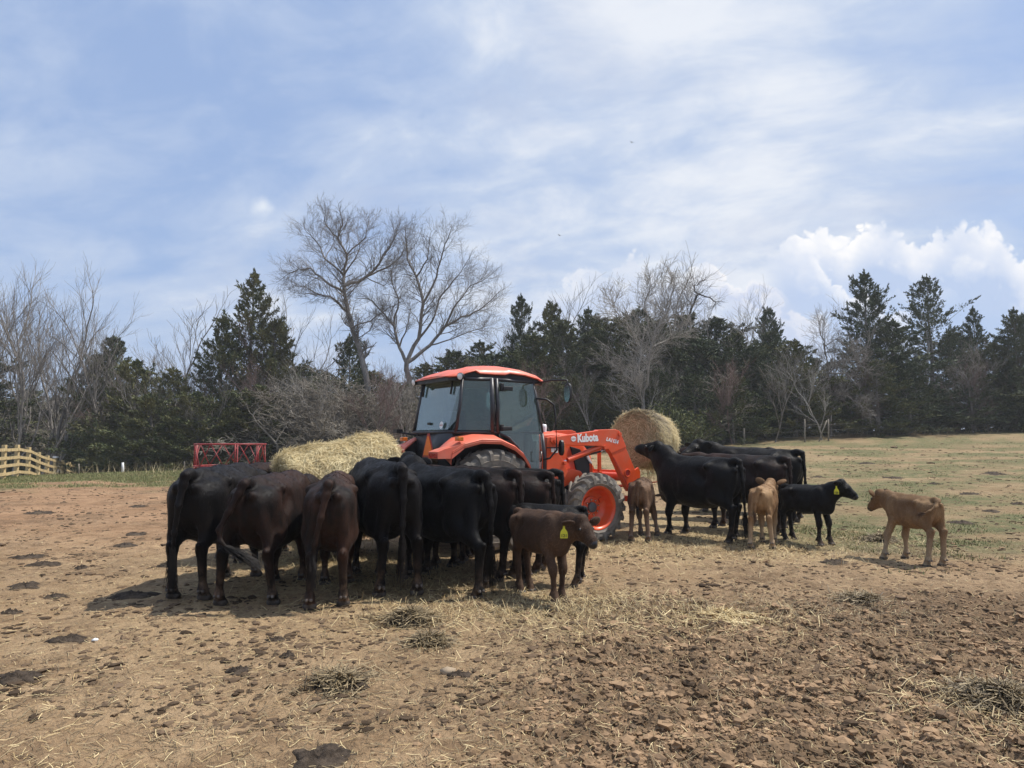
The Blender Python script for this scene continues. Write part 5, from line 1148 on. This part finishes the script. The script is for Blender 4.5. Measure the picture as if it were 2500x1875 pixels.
make_cedars()

def px3(D0, P, seed, z0=None):
    """polyline of pixels at distance D0 -> local points, given some depth"""
    rg = random.Random(seed); out = []; dep = rg.uniform(-1, 1) * .5
    for i, (x, y) in enumerate(P):
        if i: dep += rg.uniform(-.55, .75) * (1 if seed % 2 else -1)
        q = at_px(x, y, D0 + dep * (1 if i else 0)); out.append(np.array(q))
    return out
def big_tree(name, label, D, limbs, bark, density, seed, tipw=.0055, levels=5, spread=.72):
    base = px3(D, limbs[0][0][:1], 0)[0]; o = np.array((base[0], D, TZ(base[0], D))); L = []
    cache = {}
    for i, (P, r0, r1, lev) in enumerate(limbs):
        Q = px3(D, P, seed + i)
        k = tuple(P[0])
        if k in cache: Q[0] = cache[k]
        for a, b in zip(P, Q): cache.setdefault(tuple(a), b)
        L.append(([q - o for q in Q], r0 * .78, r1 * .6, lev))
    L[0][0].insert(0, np.array((L[0][0][0][0], 0, -.3)))
    w, t = bare_tree_mesh(seed, 0, 0, limbs=L, density=density, spread=spread, levels=levels, tipw=tipw, gnarl=.19, upness=.22)
    a, b = emit(w, t, 'trunk', 'twigs', bark, bark)
    root = empty(name, o); root.scale = (.97, 1, .955); tag(root, label, 'bare tree', G2); a.parent = root; b.parent = root
def make_big_trees():
    big_tree('bare_tree', 'tallest bare tree, trunk leaning left above the hay bale', 47, [
        ([(800, 900), (790, 800), (768, 720), (750, 660), (742, 615), (742, 575), (748, 530), (728, 490), (738, 450)], .30, .06, 2),
        ([(750, 660), (720, 630), (690, 620), (655, 618)], .12, .035, 2), ([(742, 615), (700, 590), (668, 560), (640, 562), (615, 575)], .13, .03, 2),
        ([(742, 600), (790, 580), (820, 550), (850, 500), (862, 470)], .15, .04, 2), ([(790, 580), (835, 560), (870, 530), (880, 500)], .09, .03, 2),
        ([(742, 575), (700, 540), (680, 500), (660, 480)], .09, .03, 2), ([(748, 530), (790, 490), (800, 455)], .07, .03, 2), ([(728, 490), (700, 460), (700, 435)], .06, .02, 2), ([(742, 575), (775, 520), (770, 470)], .07, .02, 2), ([(700, 540), (720, 500), (715, 460)], .05, .02, 2), ([(690, 620), (650, 600), (625, 605)], .05, .02, 2), ([(790, 580), (830, 600), (850, 570)], .05, .02, 2),
        ([(760, 695), (800, 680), (840, 650), (860, 640)], .07, .025, 2), ([(768, 720), (800, 700), (810, 680)], .05, .02, 2)], 'bark_grey', 1.0, 101)
    big_tree('bare_tree', 'wide bare tree with a low fork, right of the tallest one', 48, [
        ([(888, 900), (885, 820), (878, 775)], .32, .26, None), ([(878, 775), (862, 740), (850, 690), (815, 650), (790, 630)], .17, .04, 2), ([(878, 775), (905, 720), (915, 640), (900, 580), (880, 540), (876, 495)], .19, .05, 2),
        ([(878, 775), (930, 735), (965, 690), (1000, 670), (1040, 655), (1078, 620)], .17, .035, 2), ([(915, 640), (945, 580), (960, 520), (975, 480)], .11, .03, 2), ([(905, 720), (935, 680), (950, 630), (985, 585), (1010, 550)], .11, .03, 2),
        ([(965, 690), (990, 640), (1020, 600), (1060, 580)], .10, .03, 2), ([(862, 740), (880, 690), (885, 640)], .08, .02, 2), ([(900, 580), (925, 540), (930, 490)], .08, .03, 2), ([(850, 690), (860, 630), (845, 590), (850, 540)], .09, .03, 2), ([(930, 735), (980, 720), (1030, 700), (1060, 690)], .07, .025, 2)], 'bark_grey', 1.0, 202)
    big_tree('bare_tree', 'pale bare tree with a crooked trunk above the loader bale', 41.5, [
        ([(1392, 900), (1388, 860), (1372, 825), (1380, 790), (1384, 740), (1400, 690), (1392, 640), (1405, 600)], .13, .035, 2), ([(1388, 860), (1400, 800), (1408, 740), (1425, 690), (1450, 640), (1462, 600)], .10, .03, 2), ([(1372, 825), (1340, 790), (1310, 770)], .05, .02, 2),
        ([(1384, 740), (1360, 700), (1330, 660), (1320, 640)], .06, .02, 2), ([(1408, 740), (1450, 720), (1500, 700)], .06, .02, 2), ([(1425, 690), (1470, 660), (1490, 640)], .05, .02, 2)], 'bark_pale', .95, 303, .009)
    big_tree('bare_tree', 'dark crooked bare tree with a curled top right of the pale one', 49, [
        ([(1488, 900), (1490, 800), (1484, 720), (1480, 690), (1495, 650), (1508, 620), (1500, 600), (1520, 590)], .16, .05, 3), ([(1508, 620), (1535, 628), (1548, 640), (1540, 655)], .07, .025, 3), ([(1480, 690), (1460, 660), (1462, 630)], .06, .02, 3), ([(1495, 650), (1478, 620), (1482, 595)], .05, .02, 3)], 'bark_dark', .9, 404)
    big_tree('bare_tree', 'thin pale branched dead trunk in front of the see-through cedar', 49.5, [
        ([(2000, 920), (1998, 860), (2000, 800), (2006, 740), (1998, 690)], .22, .07, None), ([(2000, 800), (1985, 770), (1962, 745)], .07, .02, 3), ([(2000, 800), (1985, 790), (1978, 765)], .04, .02, 3)], 'bark_pale', .5, 505)
    big_tree('bare_tree', 'drooping grey bare tree at the foot of the tallest dark cedar', 44, [
        ([(1795, 930), (1792, 860), (1790, 800), (1780, 740), (1770, 700)], .10, .04, 2), ([(1790, 800), (1830, 800), (1860, 830), (1872, 860)], .06, .02, 2), ([(1792, 860), (1830, 850), (1865, 880)], .05, .02, 2), ([(1790, 800), (1815, 770), (1850, 770), (1880, 800)], .05, .02, 2), ([(1780, 740), (1810, 720), (1830, 740)], .04, .015, 2)], 'bark_grey', .9, 606, .008)
    big_tree('bare_tree', 'twisting half-dead tree among the cedars right of the see-through one', 45, [
        ([(2100, 930), (2098, 870), (2090, 820), (2075, 790)], .08, .03, 2), ([(2090, 820), (2110, 790), (2100, 760)], .05, .02, 2)], 'bark_grey', .8, 707)
make_big_trees()
def bt(key, *a, bark='bark_grey', **k):
    def f():
        w, t = bare_tree_mesh(*a, **k); return emit(w, t, 'trunk', 'twigs', bark, bark)
    return f
BT = {'tall': (bt('tall', 21, 12, .16, upness=.55, spread=.55, fork=.22, levels=5, density=.9), 13.2), 'tall2': (bt('tall2', 22, 12, .14, lean=.1, upness=.6, spread=.52, fork=.25, levels=5, density=.9), 13.2),
      'slim': (bt('slim', 23, 9, .09, upness=.6, spread=.5, fork=.18, levels=5, density=.85), 9.6), 'red': (bt('red', 24, 8, .09, upness=.5, spread=.6, fork=.2, levels=5, density=1.1, bark='bark_red'), 8.3),
      'pale': (bt('pale', 25, 9, .10, upness=.5, spread=.62, fork=.2, levels=5, density=1.0, bark='bark_pale'), 9.2), 'brush': (bt('brush', 26, 4.5, .05, upness=.15, spread=.9, fork=.05, levels=5, density=1.1, gnarl=.32, first=.5, bark='bark_brush'), 4.2)}
def bare(px, top, D, kind, label, group=G2, name='bare_tree', sxy=1.0, cat='bare tree'):
    p = at_px(px, top, D); z0 = TZ(p.x, D); f = BT[kind][0]; pr = proto(kind, f); H = max(max(v.co.z for v in o.data.vertices) for o in pr[0])
    return plant(kind, f, name, label, cat, group, (p.x, D, z0), max(.5, 1.07 * (p.z - z0) / H), rnd.uniform(0, 6.28), sxy=sxy)
def make_bare():
    LG = 'tall bare trees at the left edge'; ll = 'tall many-branched bare tree in the clump at the left edge'
    for px, top, D, k in ((20, 575, 50, 'tall'), (70, 560, 52, 'tall2'), (118, 590, 49, 'tall'), (-40, 560, 50, 'tall2'), (45, 640, 45, 'tall2'), (150, 625, 54, 'tall'), (95, 680, 46, 'slim'), (-110, 590, 52, 'tall'), (10, 690, 56, 'slim'), (140, 700, 47, 'slim')):
        bare(px, top, D, k, ll, LG)
    bare(196, 640, 47, 'tall2', 'curved bare tree leaning right from the left clump', sxy=1.1)
    bare(410, 672, 53, 'slim', 'slender bare tree standing alone left of the tall ragged cedar', sxy=1.3); bare(375, 700, 54, 'slim', 'smaller slender bare tree beside the lone one left of the ragged cedar')
    bare(680, 640, 50, 'tall', 'low spreading bare tree left of the leaning trunk', sxy=1.15); bare(640, 700, 48, 'red', 'brownish twiggy tree between the tall cedar and the leaning trunk')
    bare(1075, 700, 55, 'red', 'reddish twiggy tree above the tractor cab roof'); bare(1010, 740, 54, 'red', 'reddish bushy tree left of the one above the cab roof')
    bare(1158, 634, 57, 'slim', 'thin bare top rising between two spired cedars', sxy=1.2); bare(1440, 590, 50, 'pale', 'wispy pale tree behind the crooked pale one', sxy=1.2)
    bare(1585, 640, 50, 'pale', 'pale feathery tree right of the dark crooked one'); bare(1350, 665, 52, 'slim', 'grey feathery tree left of the crooked pale trunk')
    bare(1760, 700, 47, 'slim', 'small curling bare tree left of the tallest dark cedar', sxy=1.3); bare(1925, 640, 54, 'slim', 'bare top showing between the two tall right-hand cedars'); bare(2075, 690, 53, 'slim', 'thin bare tree right of the see-through cedar')
    for i, px in enumerate(range(1100, 1780, 95)):
        bare(px + rnd.uniform(-14, 14), rnd.uniform(735, 815), rnd.uniform(40.5, 42), ('slim', 'red', 'slim', 'pale')[i % 4], 'thin bare sapling standing in front of the dark cedar wall', 'saplings before the cedar wall')
    for i, px in enumerate((230, 280, 335, 395, 450, 520, 570, 640, 720, 790, 850, 905)):
        bare(px + rnd.uniform(-14, 14), rnd.uniform(730, 820), rnd.uniform(41, 44), ('red', 'slim', 'pale')[i % 3], 'thin grey sapling in the tangle left of the tractor', 'saplings left of the tractor')
    for i, px in enumerate((1830, 1960, 2060, 2130, 2200)):
        bare(px, rnd.uniform(770, 840), 46, ('red', 'slim')[i % 2], 'thin sapling under the tall right-hand cedars', 'saplings under the right-hand cedars')
    for px, top, D, s_ in ((610, 830, 41, 1.5), (660, 800, 42, 1.6), (700, 830, 41, 1.5), (740, 800, 43, 1.5), (790, 830, 42, 1.5), (830, 850, 43, 1.4), (860, 810, 45, 1.4), (165, 900, 53, 1.4), (80, 900, 54, 1.4), (20, 890, 55, 1.5), (225, 900, 52, 1.3), (-60, 890, 56, 1.5)):
        left = px < 400
        bare(px, top, D, 'brush', 'grey tangled brush under the tall bare trees at left' if left else 'grey tangled brush between the red feeder and the tractor cab', 'tangled brush at left' if left else 'tangled brush left of the tractor', 'bush', s_, 'bush')
    bare(1560, 800, 42, 'brush', 'grey thorny brush in front of the cedars above the cow backs', None, 'bush', 1.4, 'bush'); bare(1690, 820, 47, 'brush', 'thin brush just left of the wood edge posts', None, 'bush', 1.3, 'bush'); bare(2050, 880, 46, 'brush', 'brownish undergrowth bush under the see-through cedar', None, 'bush', 1.6, 'bush'); bare(2150, 890, 46, 'brush', 'brown undergrowth bush near the right edge', None, 'bush', 1.6, 'bush')
    def gb():
        rg = np.random.default_rng(8); w = MB(); C = []
        for i in range(46):
            a = rg.uniform(0, 6.28); e = rg.uniform(.5, 1.4); L = rg.uniform(.8, 2.0); d = np.array((math.cos(a) * math.cos(e), math.sin(a) * math.cos(e), math.sin(e))); w.tube([(0, 0, 0), d * L * .5, d * L + np.array((0, 0, -.15))], [.02, .012, .005], 3, False); m = 60; t = rg.uniform(.3, 1, m); C.append(d * L * t[:, None] + rg.normal(0, .12, (m, 3)))
        return emit(w, tri_cloud(np.vstack(C), .07, rg, .6), 'stems', 'foliage', 'bark_grey', 'evergreen_bush')
    for px, py, D, s_, lab in ((1440, 905, 39.5, 1.1, 'yellow-green bush rising behind the loader bale'), (1485, 925, 39, .9, 'yellow-green bush above the cow heads right of the loader bale'), (1390, 900, 40, 1.0, 'yellow-green bush at the foot of the crooked pale tree')):
        p = at_px(px, py, D); plant('gb', gb, 'bush', lab, 'bush', None, (p.x, D, TZ(p.x, D)), s_ * 1.4, rnd.uniform(0, 6))
make_bare()
# trees behind the camera, seen in the cab glass
for x, y, k in ((30, -13, 0), (27, -19, 1), (38, -9, 2), (33, -26, 2), (44, -20, 0), (22, -30, 1)):
    plant(('c', k, 'cedar'), ced(k), 'cedar_tree', 'dark cedar behind the viewer, mirrored faintly in the cab door glass', 'cedar', 'cedars behind the viewer', (x, y, 0), .9, rnd.uniform(0, 6))

# ------------------------------------------------------------------ dung, clods, straw, grass
def make_litter():
    rg = np.random.default_rng(77)
    for i, (x, y, w, lab) in enumerate(DP):
        r = w / 2; n = 40; b = MB(); rings = []
        hgt = .020 + .10 * r
        for f in (1.0, .92, .80, .66, .52, .38, .24, .12, .02):
            a = np.linspace(0, 2 * math.pi, n, endpoint=False); k = .95 + .42 * perlin(np.cos(a) * 1.4 + i * 3.3, np.sin(a) * 1.4, 80) * 2 + .16 * perlin(np.cos(a) * 5 + i, np.sin(a) * 5, 81) * 2
            q = r * f * k; px, py = np.cos(a) * q * (1 + .15 * (i % 3)), np.sin(a) * q * .9
            zz = hgt * (1 - f ** 2.2) * (.72 + 1.3 * perlin(px * 9 / r * .3 + i, py * 9 / r * .3, 82) + 1.1 * perlin(px * 22 / r * .3, py * 22 / r * .3 + i, 83)) + .004 - (.02 if f == 1 else 0)
            rings.append(np.stack([px, py, zz + gz(x + px, y + py) - GZ(x, y)], -1))
        b.grid(rings, True); o = b.build('dung_pat', M['dung'], None, True); o.location = (x, y, GZ(x, y)); o.rotation_euler = (0, 0, 0); tag(o, lab, 'dung pat', 'dung pats on the pasture')
    # mud clods: uncountable
    import bmesh
    base = []
    for k in range(6):
        bm = bmesh.new(); bmesh.ops.create_icosphere(bm, subdivisions=1 if k < 4 else 2, radius=1.0); bm.verts.ensure_lookup_table()
        V = np.array([v.co[:] for v in bm.verts]); F = np.array([[v.index for v in f.verts] for f in bm.faces]); bm.free()
        d = 1 + .75 * perlin(V[:, 0] * 1.5 + k * 7, V[:, 1] * 1.5 + V[:, 2] * 1.9, 90) * 1.7 + .55 * perlin(V[:, 0] * 4.1 + k, V[:, 1] * 4.1 - V[:, 2] * 3.7, 91) * 1.7
        base.append((V * d[:, None], F))
    N = 24000; x = []; y = []
    while len(x) < N:
        D = 3.3 * math.exp(rg.uniform(0, 1.35)); u = rg.uniform(-.75, .78); X = u * D
        n = float(fbm(np.array([X * .35]), np.array([D * .35]), 3, 3)[0]); c = float(sstep(-.55, .75, X + .25 * (6 - D) + n * 1.6) * sstep(8.6, 6.0, D + n * 1.6))
        if rg.random() < .05 + .95 * c: x.append(X); y.append(D)
    x = np.array(x); y = np.array(y); z = gz(x, y); s_ = np.exp(rg.normal(-4.62, .55, N)); s_ = np.clip(s_, .003, .042); ch_ = sstep(-.55, .75, x + .25 * (6 - y)); s_ *= .55 + .45 * ch_; VV = []; FF = []; n0 = 0
    for i in range(N):
        V, F = base[i % 6]; a = rg.uniform(0, 6.28); ca, sa = math.cos(a), math.sin(a); q = V * np.array((1.25, .95, .7)) * s_[i]; q = np.stack([q[:, 0] * ca - q[:, 1] * sa, q[:, 0] * sa + q[:, 1] * ca, q[:, 2]], -1) + (x[i], y[i], z[i] + s_[i] * .02); VV.append(q); FF.append(F + n0); n0 += len(V)
    tag(mesh_np('mud_clods', np.vstack(VV), [np.vstack(FF)], M['clod'], None, False), kind='stuff')
    N = 26000; D = 4.2 * np.exp(rg.uniform(0, 2.2, N)); u = rg.uniform(-.8, .8, N); X = u * D; pat = fbm(X * .9, D * .9, 3, 61); keep = rg.random(N) < sstep(-.35, .45, pat) * .85 + .1; keep &= ~((D > 25) & (u < -.12)); X = X[keep]; D = D[keep]; N = len(X); z = gz(X, D); s_ = np.clip(np.exp(rg.normal(-4.5, .5, N)), .005, .022 + .0012 * D) * (1 + D / 28); VV = []; FF = []; n0 = 0
    for i in range(N):
        V, F = base[i % 4]; a = rg.uniform(0, 6.28); ca, sa = math.cos(a), math.sin(a); q = V * np.array((1.5, 1.0, .6)) * s_[i]; q = np.stack([q[:, 0] * ca - q[:, 1] * sa, q[:, 0] * sa + q[:, 1] * ca, q[:, 2]], -1) + (X[i], D[i], z[i]); VV.append(q); FF.append(F + n0); n0 += len(V)
    tag(mesh_np('dung_crumbs', np.vstack(VV), [np.vstack(FF)], M['crumb'], None, False), kind='stuff')
    # straw lying about
    def straw(n, pos, name, mt, Ls, wd, lift=.02):
        P = pos(n); n = len(P); a = rg.uniform(0, 2 * math.pi, n); L = rg.uniform(*Ls, n); V = np.empty((n, 6, 3)); bend = rg.normal(0, .18, n); w = rg.uniform(*wd, n); tilt = rg.normal(0, 1, n) * lift
        for j, f in enumerate((-.5, 0, .5)):
            X = P[:, 0] + np.cos(a) * L * f - np.sin(a) * bend * L * (f * f); Y_ = P[:, 1] + np.sin(a) * L * f + np.cos(a) * bend * L * (f * f)
            Z = gz(X, Y_) + .007 + np.abs(tilt) * .4 + tilt * f + P[:, 2]
            V[:, 2 * j] = np.stack([X - np.sin(a) * w, Y_ + np.cos(a) * w, Z], -1); V[:, 2 * j + 1] = np.stack([X + np.sin(a) * w, Y_ - np.cos(a) * w, Z + w * .6], -1)
        F = (np.array([[0, 1, 3, 2], [2, 3, 5, 4]])[None] + 6 * np.arange(n)[:, None, None]).reshape(-1, 4)
        return mesh_np(name, V.reshape(-1, 3), [F], M[mt], None, False)
    def wide(n):
        D = 3.3 * np.exp(rg.uniform(0, 1.5, n)); u = rg.uniform(-.8, .8, n); return np.stack([u * D, D, np.zeros(n)], -1)
    def spots(L):
        def f(n):
            out = []
            tot = sum(q[4] for q in L)
            for px, py, sx, sy, wgt in L:
                gx, gy = ground_at(px, py); m = int(n * wgt / tot); out.append(np.stack([gx + rg.normal(0, sx, m), gy + rg.normal(0, sy, m), np.zeros(m)], -1))
            return np.vstack(out)
        return f
    tag(straw(9500, wide, 'straw_litter', 'straw', (.015, .10), (.0008, .0019), .008), kind='stuff')
    tag(straw(16000, wide, 'old_straw_litter', 'straw_old', (.02, .12), (.001, .0024), .008), kind='stuff')
    tag(straw(17000, spots([(760, 1215, .8, .7, 2.2), (900, 1260, .9, .6, 1.6), (1100, 1310, .9, .45, 1.1), (1230, 1310, .7, .5, .8), (1400, 1190, 1.0, .8, 2), (1560, 1170, .9, .8, 2), (1720, 1190, .5, .5, .9), (1880, 1165, .5, .5, .8), (1600, 1020, 2.5, 2.5, 2), (1570, 1352, .5, .35, .7), (2160, 1530, .35, .25, .7), (1180, 1340, 1.0, .5, .8), (640, 1210, .9, .6, 1.2)]), 'hay_scatter', 'straw', (.03, .15), (.0010, .0024), .035), kind='stuff')
    tag(straw(9000, spots([(760, 1225, .9, .6, 2), (1000, 1270, .9, .5, 2), (1480, 1180, 1.0, .6, 2), (1200, 1320, .8, .3, 1.4), (1700, 1330, .8, .35, 1), (1870, 1190, .6, .4, .8)]), 'trampled_hay', 'straw_old', (.03, .15), (.0012, .0028), .035), kind='stuff')
    # separate clumps of old hay
    for px, py, r, hh, N, lab, mt in ((885, 1342, .30, .10, 900, 'dark clump of old hay in front of the tall cow hind legs', 'straw_old'), (930, 1388, .20, .05, 500, 'flat dark hay clump nearer than the bigger one before the herd', 'straw_old'), (735, 1478, .28, .06, 600, 'low muddy heap with straw in the middle foreground', 'straw_old'),
                                      (1570, 1345, .42, .03, 380, 'loose pale straw patch on the churned mud right of centre', 'straw'), (2170, 1530, .42, .07, 1000, 'grey-brown hay clump on the mud near the lower right edge', 'straw_old'), (1900, 1168, .34, .07, 700, 'small hay heap beneath the gap between black calf and pale calf', 'straw_old'), (1860, 1300, .35, .05, 500, 'dark crumbled hay patch below the black calf', 'straw_old')):
        gx, gy = ground_at(px, py); root = empty('hay_clump', (gx, gy, GZ(gx, gy))); tag(root, lab, 'hay clump', 'clumps of old hay on the ground'); b = MB(); rings = []
        for f in (1.0, .75, .5, .25, .02):
            a = np.linspace(0, 2 * math.pi, 28, endpoint=False); k = .72 + .8 * perlin(np.cos(a) * 1.5 + px, np.sin(a) * 1.5, 84); qx, qy = np.cos(a) * r * f * k, np.sin(a) * r * f * k * .75; rings.append(np.stack([qx, qy, gz(gx + qx, gy + qy) - GZ(gx, gy) + hh * .8 * (1 - f * f) * (1 + .8 * perlin(qx * 12, qy * 12, 85)) - (.02 if f == 1 else 0)], -1))
        b.grid(rings, True); b.build('heap', M['dung'] if mt == 'straw_old' else M['clod'], root, True)
        V = np.empty((N, 6, 3)); t = rg.uniform(0, 6.28, N); q = np.abs(rg.normal(0, .62, N)) * (1 + .75 * perlin(np.cos(t) * 1.3 + px, np.sin(t) * 1.3 + py, 86) * 2); q = np.clip(np.abs(q), 0, 2.2); X = np.cos(t) * q * r; Y_ = np.sin(t) * q * r * .8; Z = gz(gx + X, gy + Y_) - GZ(gx, gy) + hh * np.clip(1 - q * q, 0, 1) + .008; a = rg.uniform(0, 6.28, N); L = rg.uniform(.06, .26, N); w = rg.uniform(.0015, .0038, N); tl_ = rg.normal(0, .05, N); bd = rg.normal(0, .25, N)
        for j, f in enumerate((-.5, 0, .5)):
            ax_ = X + np.cos(a) * L * f - np.sin(a) * bd * L * f * f; ay_ = Y_ + np.sin(a) * L * f + np.cos(a) * bd * L * f * f; zz = Z + tl_ * f - .25 * L * f * f * (hh / .1)
            V[:, 2 * j] = np.stack([ax_ - np.sin(a) * w, ay_ + np.cos(a) * w, zz], -1); V[:, 2 * j + 1] = np.stack([ax_ + np.sin(a) * w, ay_ - np.cos(a) * w, zz + w], -1)
        tag(mesh_np('straws', V.reshape(-1, 3), [(np.array([[0, 1, 3, 2], [2, 3, 5, 4]])[None] + 6 * np.arange(N)[:, None, None]).reshape(-1, 4)], M[mt], root, False), kind='stuff')
    # a few stones
    for px, py, r, lab in ((966, 1455, .05, 'small tan stone beside the black folded dung pat in the foreground'), (205, 1385, .022, 'little white stone right of the wide flat dung pat')):
        gx, gy = ground_at(px, py); V, F = base[int(px) % 6]; o = mesh_np('stone', V * r * np.array((1.2, .9, .7)), [F], M['paper'] if r < .03 else M['rock'], None, True); o.location = (gx, gy, GZ(gx, gy) + r * .25); tag(o, lab, 'stone')
    # grass: green by the fence, thin tufts on the right slope
    def blades(P, hgt, name, mt, wd):
        n = len(P); a = rg.uniform(0, 6.28, n); h = rg.uniform(*hgt, n); ln = rg.normal(0, .45, (n, 2)) * h[:, None]; w = rg.uniform(*wd, n); z = gz(P[:, 0], P[:, 1]); V = np.empty((n, 3, 3))
        V[:, 0] = np.stack([P[:, 0] - np.cos(a) * w, P[:, 1] - np.sin(a) * w, z - .005], -1); V[:, 1] = np.stack([P[:, 0] + np.cos(a) * w, P[:, 1] + np.sin(a) * w, z - .005], -1); V[:, 2] = np.stack([P[:, 0] + ln[:, 0], P[:, 1] + ln[:, 1], z + h], -1)
        tag(mesh_np(name, V.reshape(-1, 3), [np.arange(3 * n).reshape(-1, 3)], M[mt], None, False), kind='stuff')
    n = 90000; Y_ = rg.uniform(25, 40, n); X = Y_ * rg.uniform(-.85, -.12, n); k = Y_ + 7 * fbm(X * .45, Y_ * .45, 4, 14) - (X / Y_ + .69) * 4 > 26.5 + rg.normal(0, 1.6, n); blades(np.stack([X, Y_], -1)[k], (.03, .09), 'grass', 'grass', (.006, .014))
    n = 150000; Y_ = 9 * np.exp(rg.uniform(0, 1.55, n)); X = Y_ * rg.uniform(.1, .9, n); den = sstep(-.15, .5, fbm(X * .28, Y_ * .42, 3, 17)) * sstep(2.6, 6.5, X + 1.5 * fbm(X * .45, Y_ * .45, 4, 14)) * sstep(-.1, .35, fbm(X * 1.1, Y_ * 1.1, 3, 18)); k = rg.random(n) < den * 1.0; blades(np.stack([X, Y_], -1)[k], (.02, .065), 'grass', 'grass', (.004, .010))
    n = 2600; Y_ = rg.uniform(35, 46, n); X = Y_ * np.concatenate([rg.uniform(-.8, -.1, n * 3 // 4), rg.uniform(.3, .8, n - n * 3 // 4)]); Y_ = np.where(X > 0, rg.uniform(44, 48, n), Y_); blades(np.stack([X, Y_], -1), (.15, .7), 'dead_grass', 'drygrass', (.006, .014))
make_litter()
# two small birds
for px, py, D, lab in ((1209, 509, 60, 'tiny dark bird in the sky left of the cloud bank'), (1365, 308, 70, 'tiny dark bird higher in the sky than the other')):
    p = at_px(px, py, D); b = MB(); b.tube([(-.12, 0, 0), (-.05, 0, .02), (.05, 0, .02), (.10, 0, 0)], [.004, .03, .03, .006], 6); b.put([(-.04, 0, .02), (.05, 0, .02), (.02, .20, .10), (-.02, .20, .10), (.02, -.20, .10), (-.02, -.20, .10), (0, .36, .05), (0, -.36, .05)], [[2, 6, 3], [5, 7, 4]], [[0, 1, 2, 3], [1, 0, 5, 4]])
    o = b.build('bird', M['black_plastic'], None, True); o.location = p; o.rotation_euler = (0, 0, 2.2); tag(o, lab, 'bird')

# ------------------------------------------------------------------ the air between here and the wood
def make_haze():
    b = MB(); b.box((0, 0, 12.0), (960, 960, 17.5)); m = bpy.data.materials.new('thin_haze'); m.use_nodes = True; T = NT(m.node_tree); T.n.clear()
    o = T.add('ShaderNodeOutputMaterial'); v = T.add('ShaderNodeVolumePrincipled'); v.inputs['Density'].default_value = HAZE; v.inputs['Color'].default_value = (.93, .96, 1.0, 1); v.inputs['Anisotropy'].default_value = .2
    T.l.new(v.outputs[0], o.inputs['Volume']); tag(b.build('haze', m), kind='stuff')
HAZE = .0007
make_haze()
